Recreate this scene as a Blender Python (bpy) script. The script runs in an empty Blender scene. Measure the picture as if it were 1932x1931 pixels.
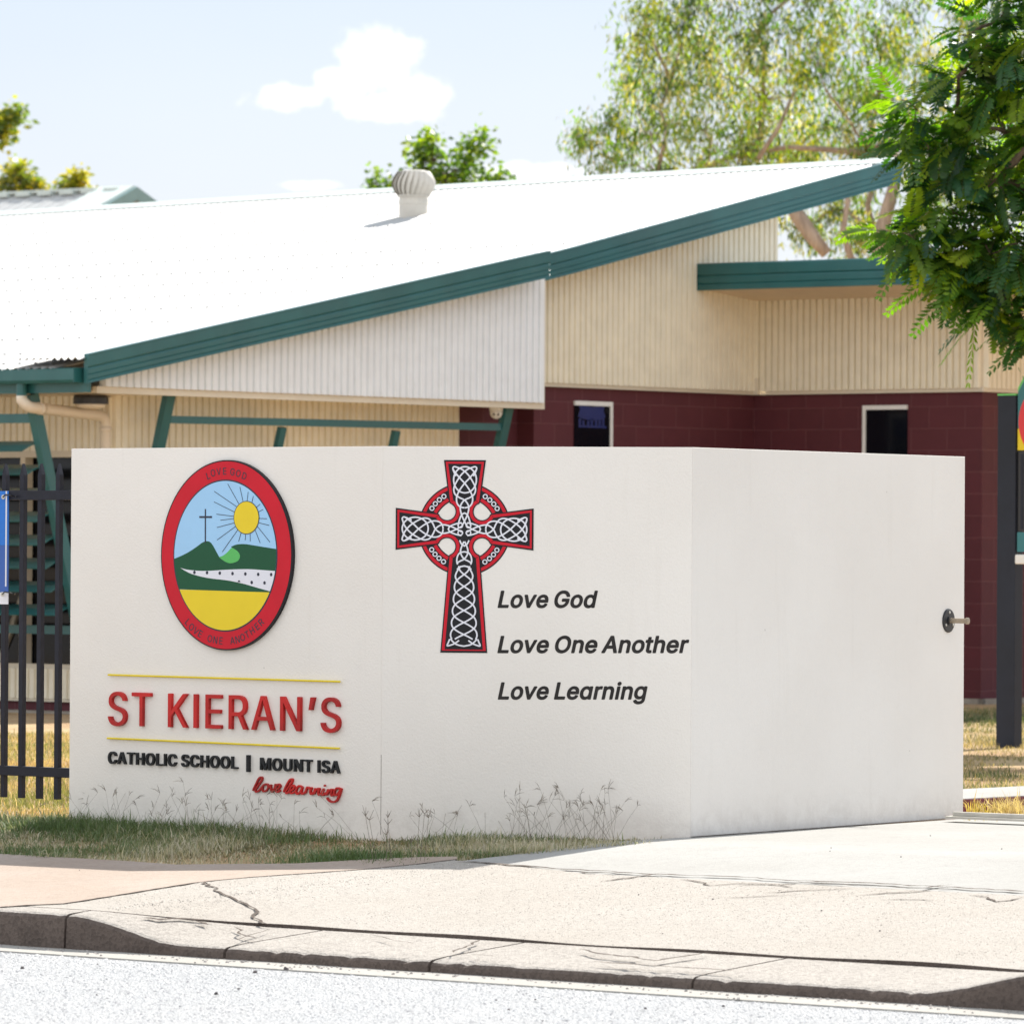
import bpy, bmesh, math, random, json
import numpy as np
from mathutils import Vector, Matrix

random.seed(7)
rng = np.random.default_rng(7)
R = math.radians
scene = bpy.context.scene
COL = scene.collection

# ------------------------------------------------------------------ camera, sky, sun, exposure
FPX = 11000.0                      # focal length in pixels of a 1932 px wide picture
EYE = Vector((0, 0, 1.65))
camd = bpy.data.cameras.new('camera')
camd.sensor_fit = 'HORIZONTAL'
camd.sensor_width = 36
camd.lens = 36 * FPX / 1932
camd.clip_start = 0.5
camd.clip_end = 6000
camd.dof.use_dof = True
camd.dof.focus_distance = 27.9
camd.dof.aperture_fstop = 8.5
cam = bpy.data.objects.new('camera', camd)
COL.objects.link(cam)
PITCH = math.atan(74 / FPX)
CAMR = (Matrix.Rotation(R(90) + PITCH, 3, 'X') @ Matrix.Rotation(0.006, 3, 'Z'))
cam.matrix_world = Matrix.Translation(EYE) @ CAMR.to_4x4()
scene.camera = cam

SUN_EL, SUN_AZ = R(42.5), R(31)      # azimuth clockwise from +Y
SUN = Vector((math.sin(SUN_AZ) * math.cos(SUN_EL), math.cos(SUN_AZ) * math.cos(SUN_EL), math.sin(SUN_EL)))
sund = bpy.data.lights.new('sun', 'SUN')
sund.energy = 3.7
sund.angle = R(0.53)
sund.color = (1.0, 0.95, 0.87)
suno = bpy.data.objects.new('sun', sund)
suno.rotation_euler = SUN.to_track_quat('Z', 'Y').to_euler()
suno.location = (0, 20, 40)
COL.objects.link(suno)

world = bpy.data.worlds.new('World')
scene.world = world
world.use_nodes = True
SKY_STRENGTH = 0.13
EXPOSURE = 1.24
scene.view_settings.view_transform = 'Standard'
scene.view_settings.look = 'None'
scene.view_settings.gamma = 1
scene.view_settings.exposure = EXPOSURE
scene.view_settings.use_curve_mapping = False
scene.render.engine = 'CYCLES'
scene.cycles.use_denoising = True
scene.cycles.max_bounces = 8
scene.cycles.diffuse_bounces = 5
scene.cycles.transparent_max_bounces = 8
scene.cycles.sample_clamp_indirect = 8


class NT:
    """Small helper round a node tree."""
    def __init__(s, tree):
        s.t = tree; s.n = tree.nodes; s.l = tree.links
    def new(s, typ, **kw):
        n = s.n.new(typ)
        for k, v in kw.items():
            setattr(n, k, v)
        return n
    def put(s, sock, v):
        if isinstance(v, bpy.types.NodeSocket):
            s.l.new(v, sock)
        elif v is not None:
            sock.default_value = v
    def math(s, op, a, b=None, c=None, clamp=False):
        n = s.new('ShaderNodeMath', operation=op, use_clamp=clamp)
        for i, v in enumerate((a, b, c)):
            if v is not None:
                s.put(n.inputs[i], v)
        return n.outputs[0]
    def mix(s, fac, a, b, mode='MIX'):
        n = s.new('ShaderNodeMix', data_type='RGBA', blend_type=mode)
        s.put(n.inputs[0], fac); s.put(n.inputs[6], c4(a)); s.put(n.inputs[7], c4(b))
        return n.outputs[2]
    def ramp(s, fac, lo, hi):
        n = s.new('ShaderNodeMapRange', clamp=True, interpolation_type='SMOOTHSTEP')
        s.put(n.inputs[0], fac); n.inputs[1].default_value = lo; n.inputs[2].default_value = hi
        return n.outputs[0]
    def noise(s, vec, scale, detail=4, rough=0.55, dist=0.0):
        n = s.new('ShaderNodeTexNoise')
        s.put(n.inputs['Vector'], vec)
        n.inputs['Scale'].default_value = scale; n.inputs['Detail'].default_value = detail
        n.inputs['Roughness'].default_value = rough; n.inputs['Distortion'].default_value = dist
        return n.outputs[0]
    def along(s, vec, stretch):
        n = s.new('ShaderNodeMapping', vector_type='TEXTURE'); s.put(n.inputs[0], vec)
        n.inputs[2].default_value = (0, 0, R(-39)); n.inputs[3].default_value = (1, stretch, 1)
        return n.outputs[0]
    def scaled(s, vec, x, y, z):
        n = s.new('ShaderNodeMapping'); s.put(n.inputs[0], vec); n.inputs[3].default_value = (x, y, z)
        return n.outputs[0]


def c4(c):
    if isinstance(c, tuple) and len(c) == 3:
        return (c[0], c[1], c[2], 1.0)
    return c


def build_sky():
    k = NT(world.node_tree)
    k.n.clear()
    out = k.new('ShaderNodeOutputWorld'); bg = k.new('ShaderNodeBackground')
    sky = k.new('ShaderNodeTexSky', sky_type='NISHITA')
    sky.sun_disc = False
    sky.sun_elevation = SUN_EL; sky.sun_rotation = SUN_AZ
    sky.air_density = 1.0; sky.dust_density = 1.6; sky.ozone_density = 1.0
    tc = k.new('ShaderNodeTexCoord')
    sep = k.new('ShaderNodeSeparateXYZ'); k.put(sep.inputs[0], tc.outputs['Generated'])
    # cumulus: soft-edged puffs placed by compass bearing and height in the sky
    ysafe = k.math('MAXIMUM', sep.outputs[1], 0.05)
    bx = k.math('DIVIDE', sep.outputs[0], ysafe)
    by = k.math('DIVIDE', sep.outputs[2], ysafe)
    comb = k.new('ShaderNodeCombineXYZ'); k.put(comb.inputs[0], bx); k.put(comb.inputs[1], by)
    edge = k.math('SUBTRACT', k.noise(comb.outputs[0], 260, 6, 0.58), 0.5)
    total = None
    puffs = [(-.0235, .0845, .0080, .0062), (-.0165, .0780, .0062, .0046), (-.0290, .0800, .0062, .0040),
             (-.0390, .0775, .0075, .0026), (-.0220, .0760, .0100, .0030),
             (-.0360, .0625, .0060, .0010), (.0030, .0650, .0120, .0020), (-.0080, .0640, .0100, .0014),
             (-.0900, .1200, .0300, .0060), (.1500, .1400, .0500, .0120), (-.3, .2, .12, .03), (.5, .25, .16, .04)]
    for x, y, rx, ry in puffs:
        dx = k.math('DIVIDE', k.math('SUBTRACT', bx, x), rx)
        dy = k.math('DIVIDE', k.math('SUBTRACT', by, y), ry)
        d = k.math('SUBTRACT', 1.0, k.math('SQRT', k.math('ADD', k.math('MULTIPLY', dx, dx), k.math('MULTIPLY', dy, dy))))
        total = d if total is None else k.math('SMOOTH_MAX', total, d, 0.15)
    dens = k.ramp(k.math('ADD', total, k.math('MULTIPLY', edge, 1.5)), -0.08, 0.66)
    front = k.math('GREATER_THAN', sep.outputs[1], 0.05)
    dens = k.math('MULTIPLY', k.math('MULTIPLY', dens, front), 0.92)
    # the wide bank of thin high cloud that whitens the sky all round
    veil = k.ramp(k.noise(k.scaled(tc.outputs['Generated'], 1, 1, 3), 2.2, 5, 0.6), 0.25, 0.75)
    haze = k.mix(k.ramp(sep.outputs[2], 0.03, 0.13), (2.72, 2.87, 3.14), (2.20, 2.56, 3.10))
    white = k.mix(k.math('ADD', 0.93, k.math('MULTIPLY', veil, 0.05)), sky.outputs[0], haze)
    # unseen bright cloud added opposite the sun, to lift the shaded wall panels
    dp = k.new('ShaderNodeVectorMath', operation='DOT_PRODUCT'); k.put(dp.inputs[0], tc.outputs['Generated']); dp.inputs[1].default_value = (-0.56, -0.72, 0.41)
    fill_bank = k.math('MULTIPLY', k.ramp(dp.outputs['Value'], -0.15, 0.70), k.ramp(k.noise(tc.outputs['Generated'], 3.0, 6, 0.6), 0.30, 0.52))
    white = k.mix(fill_bank, white, (4.1, 4.25, 4.45))
    k.put(bg.inputs[0], k.mix(dens, white, (4.6, 4.55, 4.5)))
    bg.inputs[1].default_value = SKY_STRENGTH
    k.put(out.inputs[0], bg.outputs[0])


build_sky()

# ------------------------------------------------------------------ surveying: pixels of the 1932 px picture to real points
CA, SA = math.cos(R(39)), math.sin(R(39))
UD = Vector((CA, -SA, 0))          # along the street (to the right comes nearer)
VD = Vector((SA, CA, 0))           # away from the street
UP = Vector((0, 0, 1))


def ray(px, py):
    return CAMR @ Vector(((px - 966) / FPX, -(py - 966) / FPX, -1))


def depth(px, py, y):
    d = ray(px, py)
    return EYE + d * (y / d.y)


def on_plane(px, py, p, n):
    d = ray(px, py)
    return EYE + d * ((Vector(p) - EYE).dot(n) / d.dot(n))


def uv(u, v, z=0.0):
    return UD * u + VD * v + UP * z


def to_uv(p):
    return p.x * CA - p.y * SA, p.x * SA + p.y * CA


def sstep(a, b, x):
    t = min(1, max(0, (x - a) / (b - a)))
    return t * t * (3 - 2 * t)


V_KERB = 17.47


def height(u, v):
    """Height of the ground over the road, in street coordinates."""
    if v < V_KERB:
        return 0.0
    low = sstep(-16.5, -15.85, u) * (1 - sstep(-12.25, -11.65, u))      # the dropped kerb
    edge = 0.15 - 0.095 * low
    t = min(1, (v - V_KERB) / 3.93)
    return edge + (0.31 - edge) * t


def ground(px, py, extra=0.0):
    d = ray(px, py)
    lo, hi = 8.0, 400.0
    t0 = lo
    p = EYE + d * t0
    step = 0.2
    t = t0
    while t < hi:
        t += step
        q = EYE + d * t
        if q.z <= height(*to_uv(q)) + extra:
            a, b = t - step, t
            for _ in range(24):
                m = (a + b) / 2
                q = EYE + d * m
                if q.z <= height(*to_uv(q)) + extra: b = m
                else: a = m
            return EYE + d * b
    return EYE + d * hi


# ------------------------------------------------------------------ object helpers
def thing(name, label, cat, loc=(0, 0, 0), group=None):
    o = bpy.data.objects.new(name, None)
    o.empty_display_size = 0.2
    o.location = loc
    COL.objects.link(o)
    o['label'] = label; o['category'] = cat
    if group: o['group'] = group
    return o


def link(name, me, mat, parent=None, label=None, cat=None, kind=None):
    o = bpy.data.objects.new(name, me)
    COL.objects.link(o)
    if mat is not None and not me.materials:
        me.materials.append(mat)
    if parent is not None:
        o.parent = parent
        if parent.type == 'EMPTY':
            o.matrix_parent_inverse = Matrix.Translation(-Vector(parent.location))
    if label: o['label'] = label
    if cat: o['category'] = cat
    if kind: o['kind'] = kind
    return o


class MB:
    """Collects polygons in world coordinates; build() links them as one mesh object."""
    def __init__(s):
        s.v = []; s.f = []; s.uv = []
    def face(s, pts, uvs=None):
        i = len(s.v)
        s.v += [tuple(p) for p in pts]
        s.f.append(list(range(i, i + len(pts))))
        s.uv += list(uvs) if uvs else [(0, 0)] * len(pts)
    def wallquad(s, a, b, z0, z1, z2=None, u0=0.0):
        """Upright quad from a to b (plan), z0 bottom, z1 top at a, z2 top at b; uv in metres."""
        a = Vector(a); b = Vector(b); L = (b - a).to_2d().length
        z2 = z1 if z2 is None else z2
        P = lambda p, z: (p.x, p.y, z)
        s.face([P(a, z0), P(b, z0), P(b, z2), P(a, z1)], [(u0, z0), (u0 + L, z0), (u0 + L, z2), (u0, z1)])
    def box(s, o, ax, ay, az):
        """Box from corner o along three edge vectors."""
        o, ax, ay, az = Vector(o), Vector(ax), Vector(ay), Vector(az)
        c = [o, o + ax, o + ax + ay, o + ay]
        d = [p + az for p in c]
        fl = [[3, 2, 1, 0], [4, 5, 6, 7], [0, 1, 5, 4], [1, 2, 6, 5], [2, 3, 7, 6], [3, 0, 4, 7]]
        pts = c + d
        for q in fl:
            P = [pts[i] for i in q]
            w = (P[1] - P[0]).length; h = (P[2] - P[1]).length
            s.face(P, [(0, 0), (w, 0), (w, h), (0, h)])
    def bar(s, a, b, w, h, side=None):
        """Square bar from a to b, w along side and h across."""
        a, b = Vector(a), Vector(b); t = (b - a).normalized()
        side = Vector(side) if side is not None else t.cross(UP)
        if side.length < 1e-5: side = Vector((1, 0, 0))
        side = (side - t * side.dot(t)).normalized(); n = t.cross(side).normalized()
        s.box(a - side * w / 2 - n * h / 2, side * w, n * h, b - a)
    def tube(s, path, radii, n=8, cap=True):
        path = [Vector(p) for p in path]
        rings = []
        nrm = None
        for i, p in enumerate(path):
            t = (path[min(i + 1, len(path) - 1)] - path[max(i - 1, 0)]).normalized()
            if nrm is None:
                nrm = t.orthogonal().normalized()
            nrm = (nrm - t * nrm.dot(t)).normalized()
            bn = t.cross(nrm)
            r = radii[i] if isinstance(radii, (list, tuple)) else radii
            rings.append([p + (nrm * math.cos(2 * math.pi * k / n) + bn * math.sin(2 * math.pi * k / n)) * r for k in range(n)])
        i0 = len(s.v)
        for rg in rings:
            s.v += [tuple(p) for p in rg]
        for i in range(len(rings) - 1):
            for k in range(n):
                k2 = (k + 1) % n
                s.f.append([i0 + i * n + k, i0 + i * n + k2, i0 + (i + 1) * n + k2, i0 + (i + 1) * n + k])
                s.uv += [(0, 0)] * 4
        if cap:
            s.f.append([i0 + k for k in reversed(range(n))]); s.uv += [(0, 0)] * n
            s.f.append([i0 + (len(rings) - 1) * n + k for k in range(n)]); s.uv += [(0, 0)] * n
    def lathe(s, base, axis, prof, n=24):
        """prof: (radius, distance along axis) pairs."""
        axis = Vector(axis).normalized(); x = axis.orthogonal().normalized(); y = axis.cross(x)
        base = Vector(base); i0 = len(s.v)
        for r, h in prof:
            s.v += [tuple(base + axis * h + (x * math.cos(2 * math.pi * k / n) + y * math.sin(2 * math.pi * k / n)) * r) for k in range(n)]
        for i in range(len(prof) - 1):
            for k in range(n):
                k2 = (k + 1) % n
                s.f.append([i0 + i * n + k, i0 + i * n + k2, i0 + (i + 1) * n + k2, i0 + (i + 1) * n + k]); s.uv += [(0, 0)] * 4
        s.f.append([i0 + k for k in reversed(range(n))]); s.uv += [(0, 0)] * n
        s.f.append([i0 + (len(prof) - 1) * n + k for k in range(n)]); s.uv += [(0, 0)] * n
    def build(s, name, mat, parent=None, smooth=False, bevel=0.0, **kw):
        me = bpy.data.meshes.new(name)
        me.from_pydata(s.v, [], s.f)
        l = me.uv_layers.new(name='UVMap')
        l.data.foreach_set('uv', np.array(s.uv, dtype=np.float32).ravel())
        me.validate(); me.update()
        if bevel:
            bm = bmesh.new(); bm.from_mesh(me)
            bmesh.ops.remove_doubles(bm, verts=bm.verts, dist=1e-5)
            bmesh.ops.bevel(bm, geom=list(bm.edges), offset=bevel, segments=2, affect='EDGES', profile=0.6)
            bm.to_mesh(me); bm.free()
        if smooth:
            me.polygons.foreach_set('use_smooth', [True] * len(me.polygons))
        return link(name, me, mat, parent, **kw)


def np_mesh(name, verts, faces_flat, loop_totals, mat, parent=None, color=None, **kw):
    me = bpy.data.meshes.new(name)
    nv = len(verts); nf = len(loop_totals)
    me.vertices.add(nv); me.vertices.foreach_set('co', np.asarray(verts, np.float32).ravel())
    me.loops.add(len(faces_flat)); me.loops.foreach_set('vertex_index', np.asarray(faces_flat, np.int32))
    me.polygons.add(nf)
    st = np.concatenate([[0], np.cumsum(loop_totals)[:-1]]).astype(np.int32)
    me.polygons.foreach_set('loop_start', st)
    me.update(calc_edges=True)
    if color is not None:
        a = me.attributes.new('tint', 'FLOAT_COLOR', 'POINT')
        c = np.ones((nv, 4), np.float32); c[:, :3] = color
        a.data.foreach_set('color', c.ravel())
    return link(name, me, mat, parent, **kw)


# ------------------------------------------------------------------ materials
def new_mat(name):
    m = bpy.data.materials.new(name); m.use_nodes = True
    k = NT(m.node_tree)
    b = [n for n in k.n if n.type == 'BSDF_PRINCIPLED'][0]
    return m, k, b


def plain(name, col, rough=0.5, metal=0.0, var=0.08, scale=6.0, bump=0.0, bscale=60.0, spec=0.5, grime=None):
    m, k, b = new_mat(name)
    tc = k.new('ShaderNodeTexCoord').outputs['Object']
    n1 = k.noise(tc, scale, 5, 0.6)
    lo = tuple(c * (1 - var) for c in col); hi = tuple(min(1, c * (1 + var)) for c in col)
    c = k.mix(k.ramp(n1, 0.3, 0.7), lo, hi)
    if grime:
        c = k.mix(k.math('MULTIPLY', k.ramp(k.noise(k.scaled(tc, 1, 1, 0.35), 3.1, 6, 0.65), 0.52, 0.75), grime[1]), c, grime[0])
    k.put(b.inputs['Base Color'], c)
    k.put(b.inputs['Roughness'], k.math('ADD', rough - 0.06, k.math('MULTIPLY', n1, 0.12)))
    b.inputs['Metallic'].default_value = metal
    b.inputs['Specular IOR Level'].default_value = spec
    if bump:
        bn = k.new('ShaderNodeBump'); bn.inputs['Strength'].default_value = bump; bn.inputs['Distance'].default_value = 0.01
        k.put(bn.inputs['Height'], k.noise(tc, bscale, 5, 0.6)); k.put(b.inputs['Normal'], bn.outputs[0])
    return m


def block_mat(name, col, joint):
    m, k, b = new_mat(name)
    uvn = k.new('ShaderNodeUVMap').outputs[0]
    br = k.new('ShaderNodeTexBrick')
    k.put(br.inputs['Vector'], uvn)
    br.inputs['Scale'].default_value = 1.0; br.inputs['Mortar Size'].default_value = 0.004
    br.inputs['Mortar Smooth'].default_value = 0.35; br.inputs['Bias'].default_value = 0.0
    br.inputs['Brick Width'].default_value = 0.4; br.inputs['Row Height'].default_value = 0.2
    br.offset = 0.5
    k.put(br.inputs['Color1'], c4(tuple(c * 0.93 for c in col))); k.put(br.inputs['Color2'], c4(tuple(c * 1.07 for c in col)))
    k.put(br.inputs['Mortar'], c4(joint))
    tc = k.new('ShaderNodeTexCoord').outputs['Object']
    n = k.noise(tc, 5, 6, 0.65)
    k.put(b.inputs['Base Color'], k.mix(k.math('MULTIPLY', k.ramp(n, 0.4, 0.75), 0.18), br.outputs[0], tuple(c * 1.8 for c in col)))
    b.inputs['Roughness'].default_value = 0.72
    bn = k.new('ShaderNodeBump'); bn.inputs['Strength'].default_value = 0.5; bn.inputs['Distance'].default_value = 0.006
    h = k.math('SUBTRACT', k.math('MULTIPLY', k.noise(tc, 160, 3), 0.15), br.outputs[1])
    k.put(bn.inputs['Height'], h); k.put(b.inputs['Normal'], bn.outputs[0])
    return m


def render_mat():
    """Painted cement render of the sign wall, with hair scuffs, dust and old splash marks."""
    m, k, b = new_mat('wall_render')
    tc = k.new('ShaderNodeTexCoord').outputs['Object']
    sep = k.new('ShaderNodeSeparateXYZ'); k.put(sep.inputs[0], tc)
    big = k.noise(tc, 1.1, 4, 0.55)
    c = k.mix(k.ramp(big, 0.3, 0.7), (0.790, 0.745, 0.688), (0.825, 0.783, 0.728))
    streak = k.ramp(k.noise(k.scaled(tc, 7, 7, 0.5), 2.4, 5, 0.6), 0.56, 0.78)
    c = k.mix(k.math('MULTIPLY', streak, 0.10), c, (0.55, 0.50, 0.43))
    # red dust and splash held in the first hand's breadth over the soil
    low = k.math('SUBTRACT', 1.0, k.ramp(sep.outputs[2], 0.33, 0.60))
    splash = k.math('MULTIPLY', k.math('MULTIPLY', low, low), k.ramp(k.noise(k.scaled(tc, 3, 3, 3), 4.0, 8, 0.75), 0.33, 0.68))
    c = k.mix(k.math('MULTIPLY', splash, 0.24), c, (0.40, 0.34, 0.29))
    # small scuffs and spots
    v = k.new('ShaderNodeTexVoronoi'); k.put(v.inputs['Vector'], k.scaled(tc, 1, 1, 0.7)); v.inputs['Scale'].default_value = 4.3
    spot = k.math('LESS_THAN', k.math('ADD', v.outputs['Distance'], k.math('MULTIPLY', k.noise(tc, 60, 2), 0.02)), 0.026)
    c = k.mix(k.math('MULTIPLY', spot, 0.45), c, (0.30, 0.26, 0.22))
    k.put(b.inputs['Base Color'], c)
    b.inputs['Roughness'].default_value = 0.62
    b.inputs['Specular IOR Level'].default_value = 0.3
    bn = k.new('ShaderNodeBump'); bn.inputs['Strength'].default_value = 0.38; bn.inputs['Distance'].default_value = 0.005
    k.put(bn.inputs['Height'], k.math('ADD', k.noise(tc, 90, 4, 0.6), k.math('MULTIPLY', k.noise(tc, 3, 3), 2.0)))
    k.put(b.inputs['Normal'], bn.outputs[0])
    return m


def concrete(name, col, tint, speck=0.25, sscale=55.0, bump=0.35, dust=0.25, rough=0.9):
    m, k, b = new_mat(name)
    tc = k.new('ShaderNodeTexCoord').outputs['Object']
    big = k.noise(tc, 0.9, 6, 0.6)
    mid = k.noise(tc, 7, 5, 0.65)
    c = k.mix(k.ramp(big, 0.3, 0.72), col, tint)
    c = k.mix(k.math('MULTIPLY', k.ramp(mid, 0.48, 0.78), dust), c, tuple(x * 0.72 for x in col))
    v = k.new('ShaderNodeTexVoronoi'); k.put(v.inputs['Vector'], tc); v.inputs['Scale'].default_value = sscale
    sepc = k.new('ShaderNodeSeparateColor'); k.put(sepc.inputs[0], v.outputs['Color'])
    c = k.mix(k.math('MULTIPLY', k.math('GREATER_THAN', sepc.outputs[0], 0.62), speck), c, tuple(x * 0.45 for x in col))
    c = k.mix(k.math('MULTIPLY', k.math('LESS_THAN', sepc.outputs[1], 0.25), speck * 0.8), c, tuple(min(0.9, x * 1.45) for x in col))
    k.put(b.inputs['Base Color'], c)
    b.inputs['Roughness'].default_value = rough
    b.inputs['Specular IOR Level'].default_value = 0.25
    bn = k.new('ShaderNodeBump'); bn.inputs['Strength'].default_value = bump; bn.inputs['Distance'].default_value = 0.008
    k.put(bn.inputs['Height'], k.math('ADD', k.math('MULTIPLY', v.outputs['Distance'], 0.8), k.noise(tc, 140, 3, 0.7)))
    k.put(b.inputs['Normal'], bn.outputs[0])
    return m


def asphalt_mat():
    """Sun-bleached chip seal: pale stones in grey binder."""
    m, k, b = new_mat('aged_asphalt')
    tc = k.new('ShaderNodeTexCoord').outputs['Object']
    c = k.mix(k.ramp(k.noise(tc, 1.3, 4, 0.6), 0.3, 0.7), (0.38, 0.388, 0.40), (0.41, 0.413, 0.42))
    rolled = tc          # chips lie rolled along the lane
    for sc, amt in ((30, 0.12), (75, 0.35)):
        v = k.new('ShaderNodeTexVoronoi'); k.put(v.inputs['Vector'], rolled); v.inputs['Scale'].default_value = sc
        sp = k.new('ShaderNodeSeparateColor'); k.put(sp.inputs[0], v.outputs['Color'])
        c = k.mix(k.math('MULTIPLY', k.math('GREATER_THAN', sp.outputs[0], 0.70), amt), c, (0.17, 0.175, 0.185))
        c = k.mix(k.math('MULTIPLY', k.math('LESS_THAN', sp.outputs[1], 0.33), amt), c, (0.46, 0.46, 0.46))
    k.put(b.inputs['Base Color'], c); b.inputs['Roughness'].default_value = 0.9
    b.inputs['Specular IOR Level'].default_value = 0.25
    bn = k.new('ShaderNodeBump'); bn.inputs['Strength'].default_value = 0.8; bn.inputs['Distance'].default_value = 0.012
    k.put(bn.inputs['Height'], k.math('ADD', v.outputs['Distance'], k.noise(tc, 90, 3, 0.7))); k.put(b.inputs['Normal'], bn.outputs[0])
    return m


def soil_mat():
    m, k, b = new_mat('dry_soil')
    tc = k.new('ShaderNodeTexCoord').outputs['Object']
    a = k.noise(tc, 0.7, 6, 0.65); f = k.noise(tc, 24, 5, 0.7)
    c = k.mix(k.ramp(a, 0.35, 0.68), (0.33, 0.205, 0.115), (0.44, 0.33, 0.19))
    c = k.mix(k.ramp(f, 0.45, 0.75), c, (0.48, 0.38, 0.23))
    k.put(b.inputs['Base Color'], c); b.inputs['Roughness'].default_value = 0.95
    b.inputs['Specular IOR Level'].default_value = 0.1
    bn = k.new('ShaderNodeBump'); bn.inputs['Strength'].default_value = 0.7; bn.inputs['Distance'].default_value = 0.03
    k.put(bn.inputs['Height'], f); k.put(b.inputs['Normal'], bn.outputs[0])
    return m


def leaf_mat(name, trans=0.45, gain=(1.5, 1.55, 0.7), rough=0.45, spec=0.4):
    m, k, b = new_mat(name)
    at = k.new('ShaderNodeAttribute', attribute_name='tint')
    k.put(b.inputs['Base Color'], at.outputs[0]); b.inputs['Roughness'].default_value = rough
    b.inputs['Specular IOR Level'].default_value = spec
    tr = k.new('ShaderNodeBsdfTranslucent')
    k.put(tr.inputs[0], k.mix(1.0, at.outputs[0], gain, 'MULTIPLY'))
    mx = k.new('ShaderNodeMixShader'); mx.inputs[0].default_value = trans
    k.put(mx.inputs[1], b.outputs[0]); k.put(mx.inputs[2], tr.outputs[0])
    out = [n for n in k.n if n.type == 'OUTPUT_MATERIAL'][0]
    k.put(out.inputs[0], mx.outputs[0])
    return m


def tint_mat(name):
    m, k, b = new_mat(name)
    at = k.new('ShaderNodeAttribute', attribute_name='tint')
    k.put(b.inputs['Base Color'], at.outputs[0]); b.inputs['Roughness'].default_value = 0.9
    b.inputs['Specular IOR Level'].default_value = 0.2
    return m


def bark_mat(name, a, b_):
    m, k, b = new_mat(name)
    tc = k.new('ShaderNodeTexCoord').outputs['Object']
    n = k.noise(k.scaled(tc, 6, 6, 1.2), 3, 6, 0.65)
    k.put(b.inputs['Base Color'], k.mix(k.ramp(n, 0.35, 0.65), a, b_)); b.inputs['Roughness'].default_value = 0.9
    bn = k.new('ShaderNodeBump'); bn.inputs['Strength'].default_value = 0.6; bn.inputs['Distance'].default_value = 0.02
    k.put(bn.inputs['Height'], n); k.put(b.inputs['Normal'], bn.outputs[0])
    return m


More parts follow.
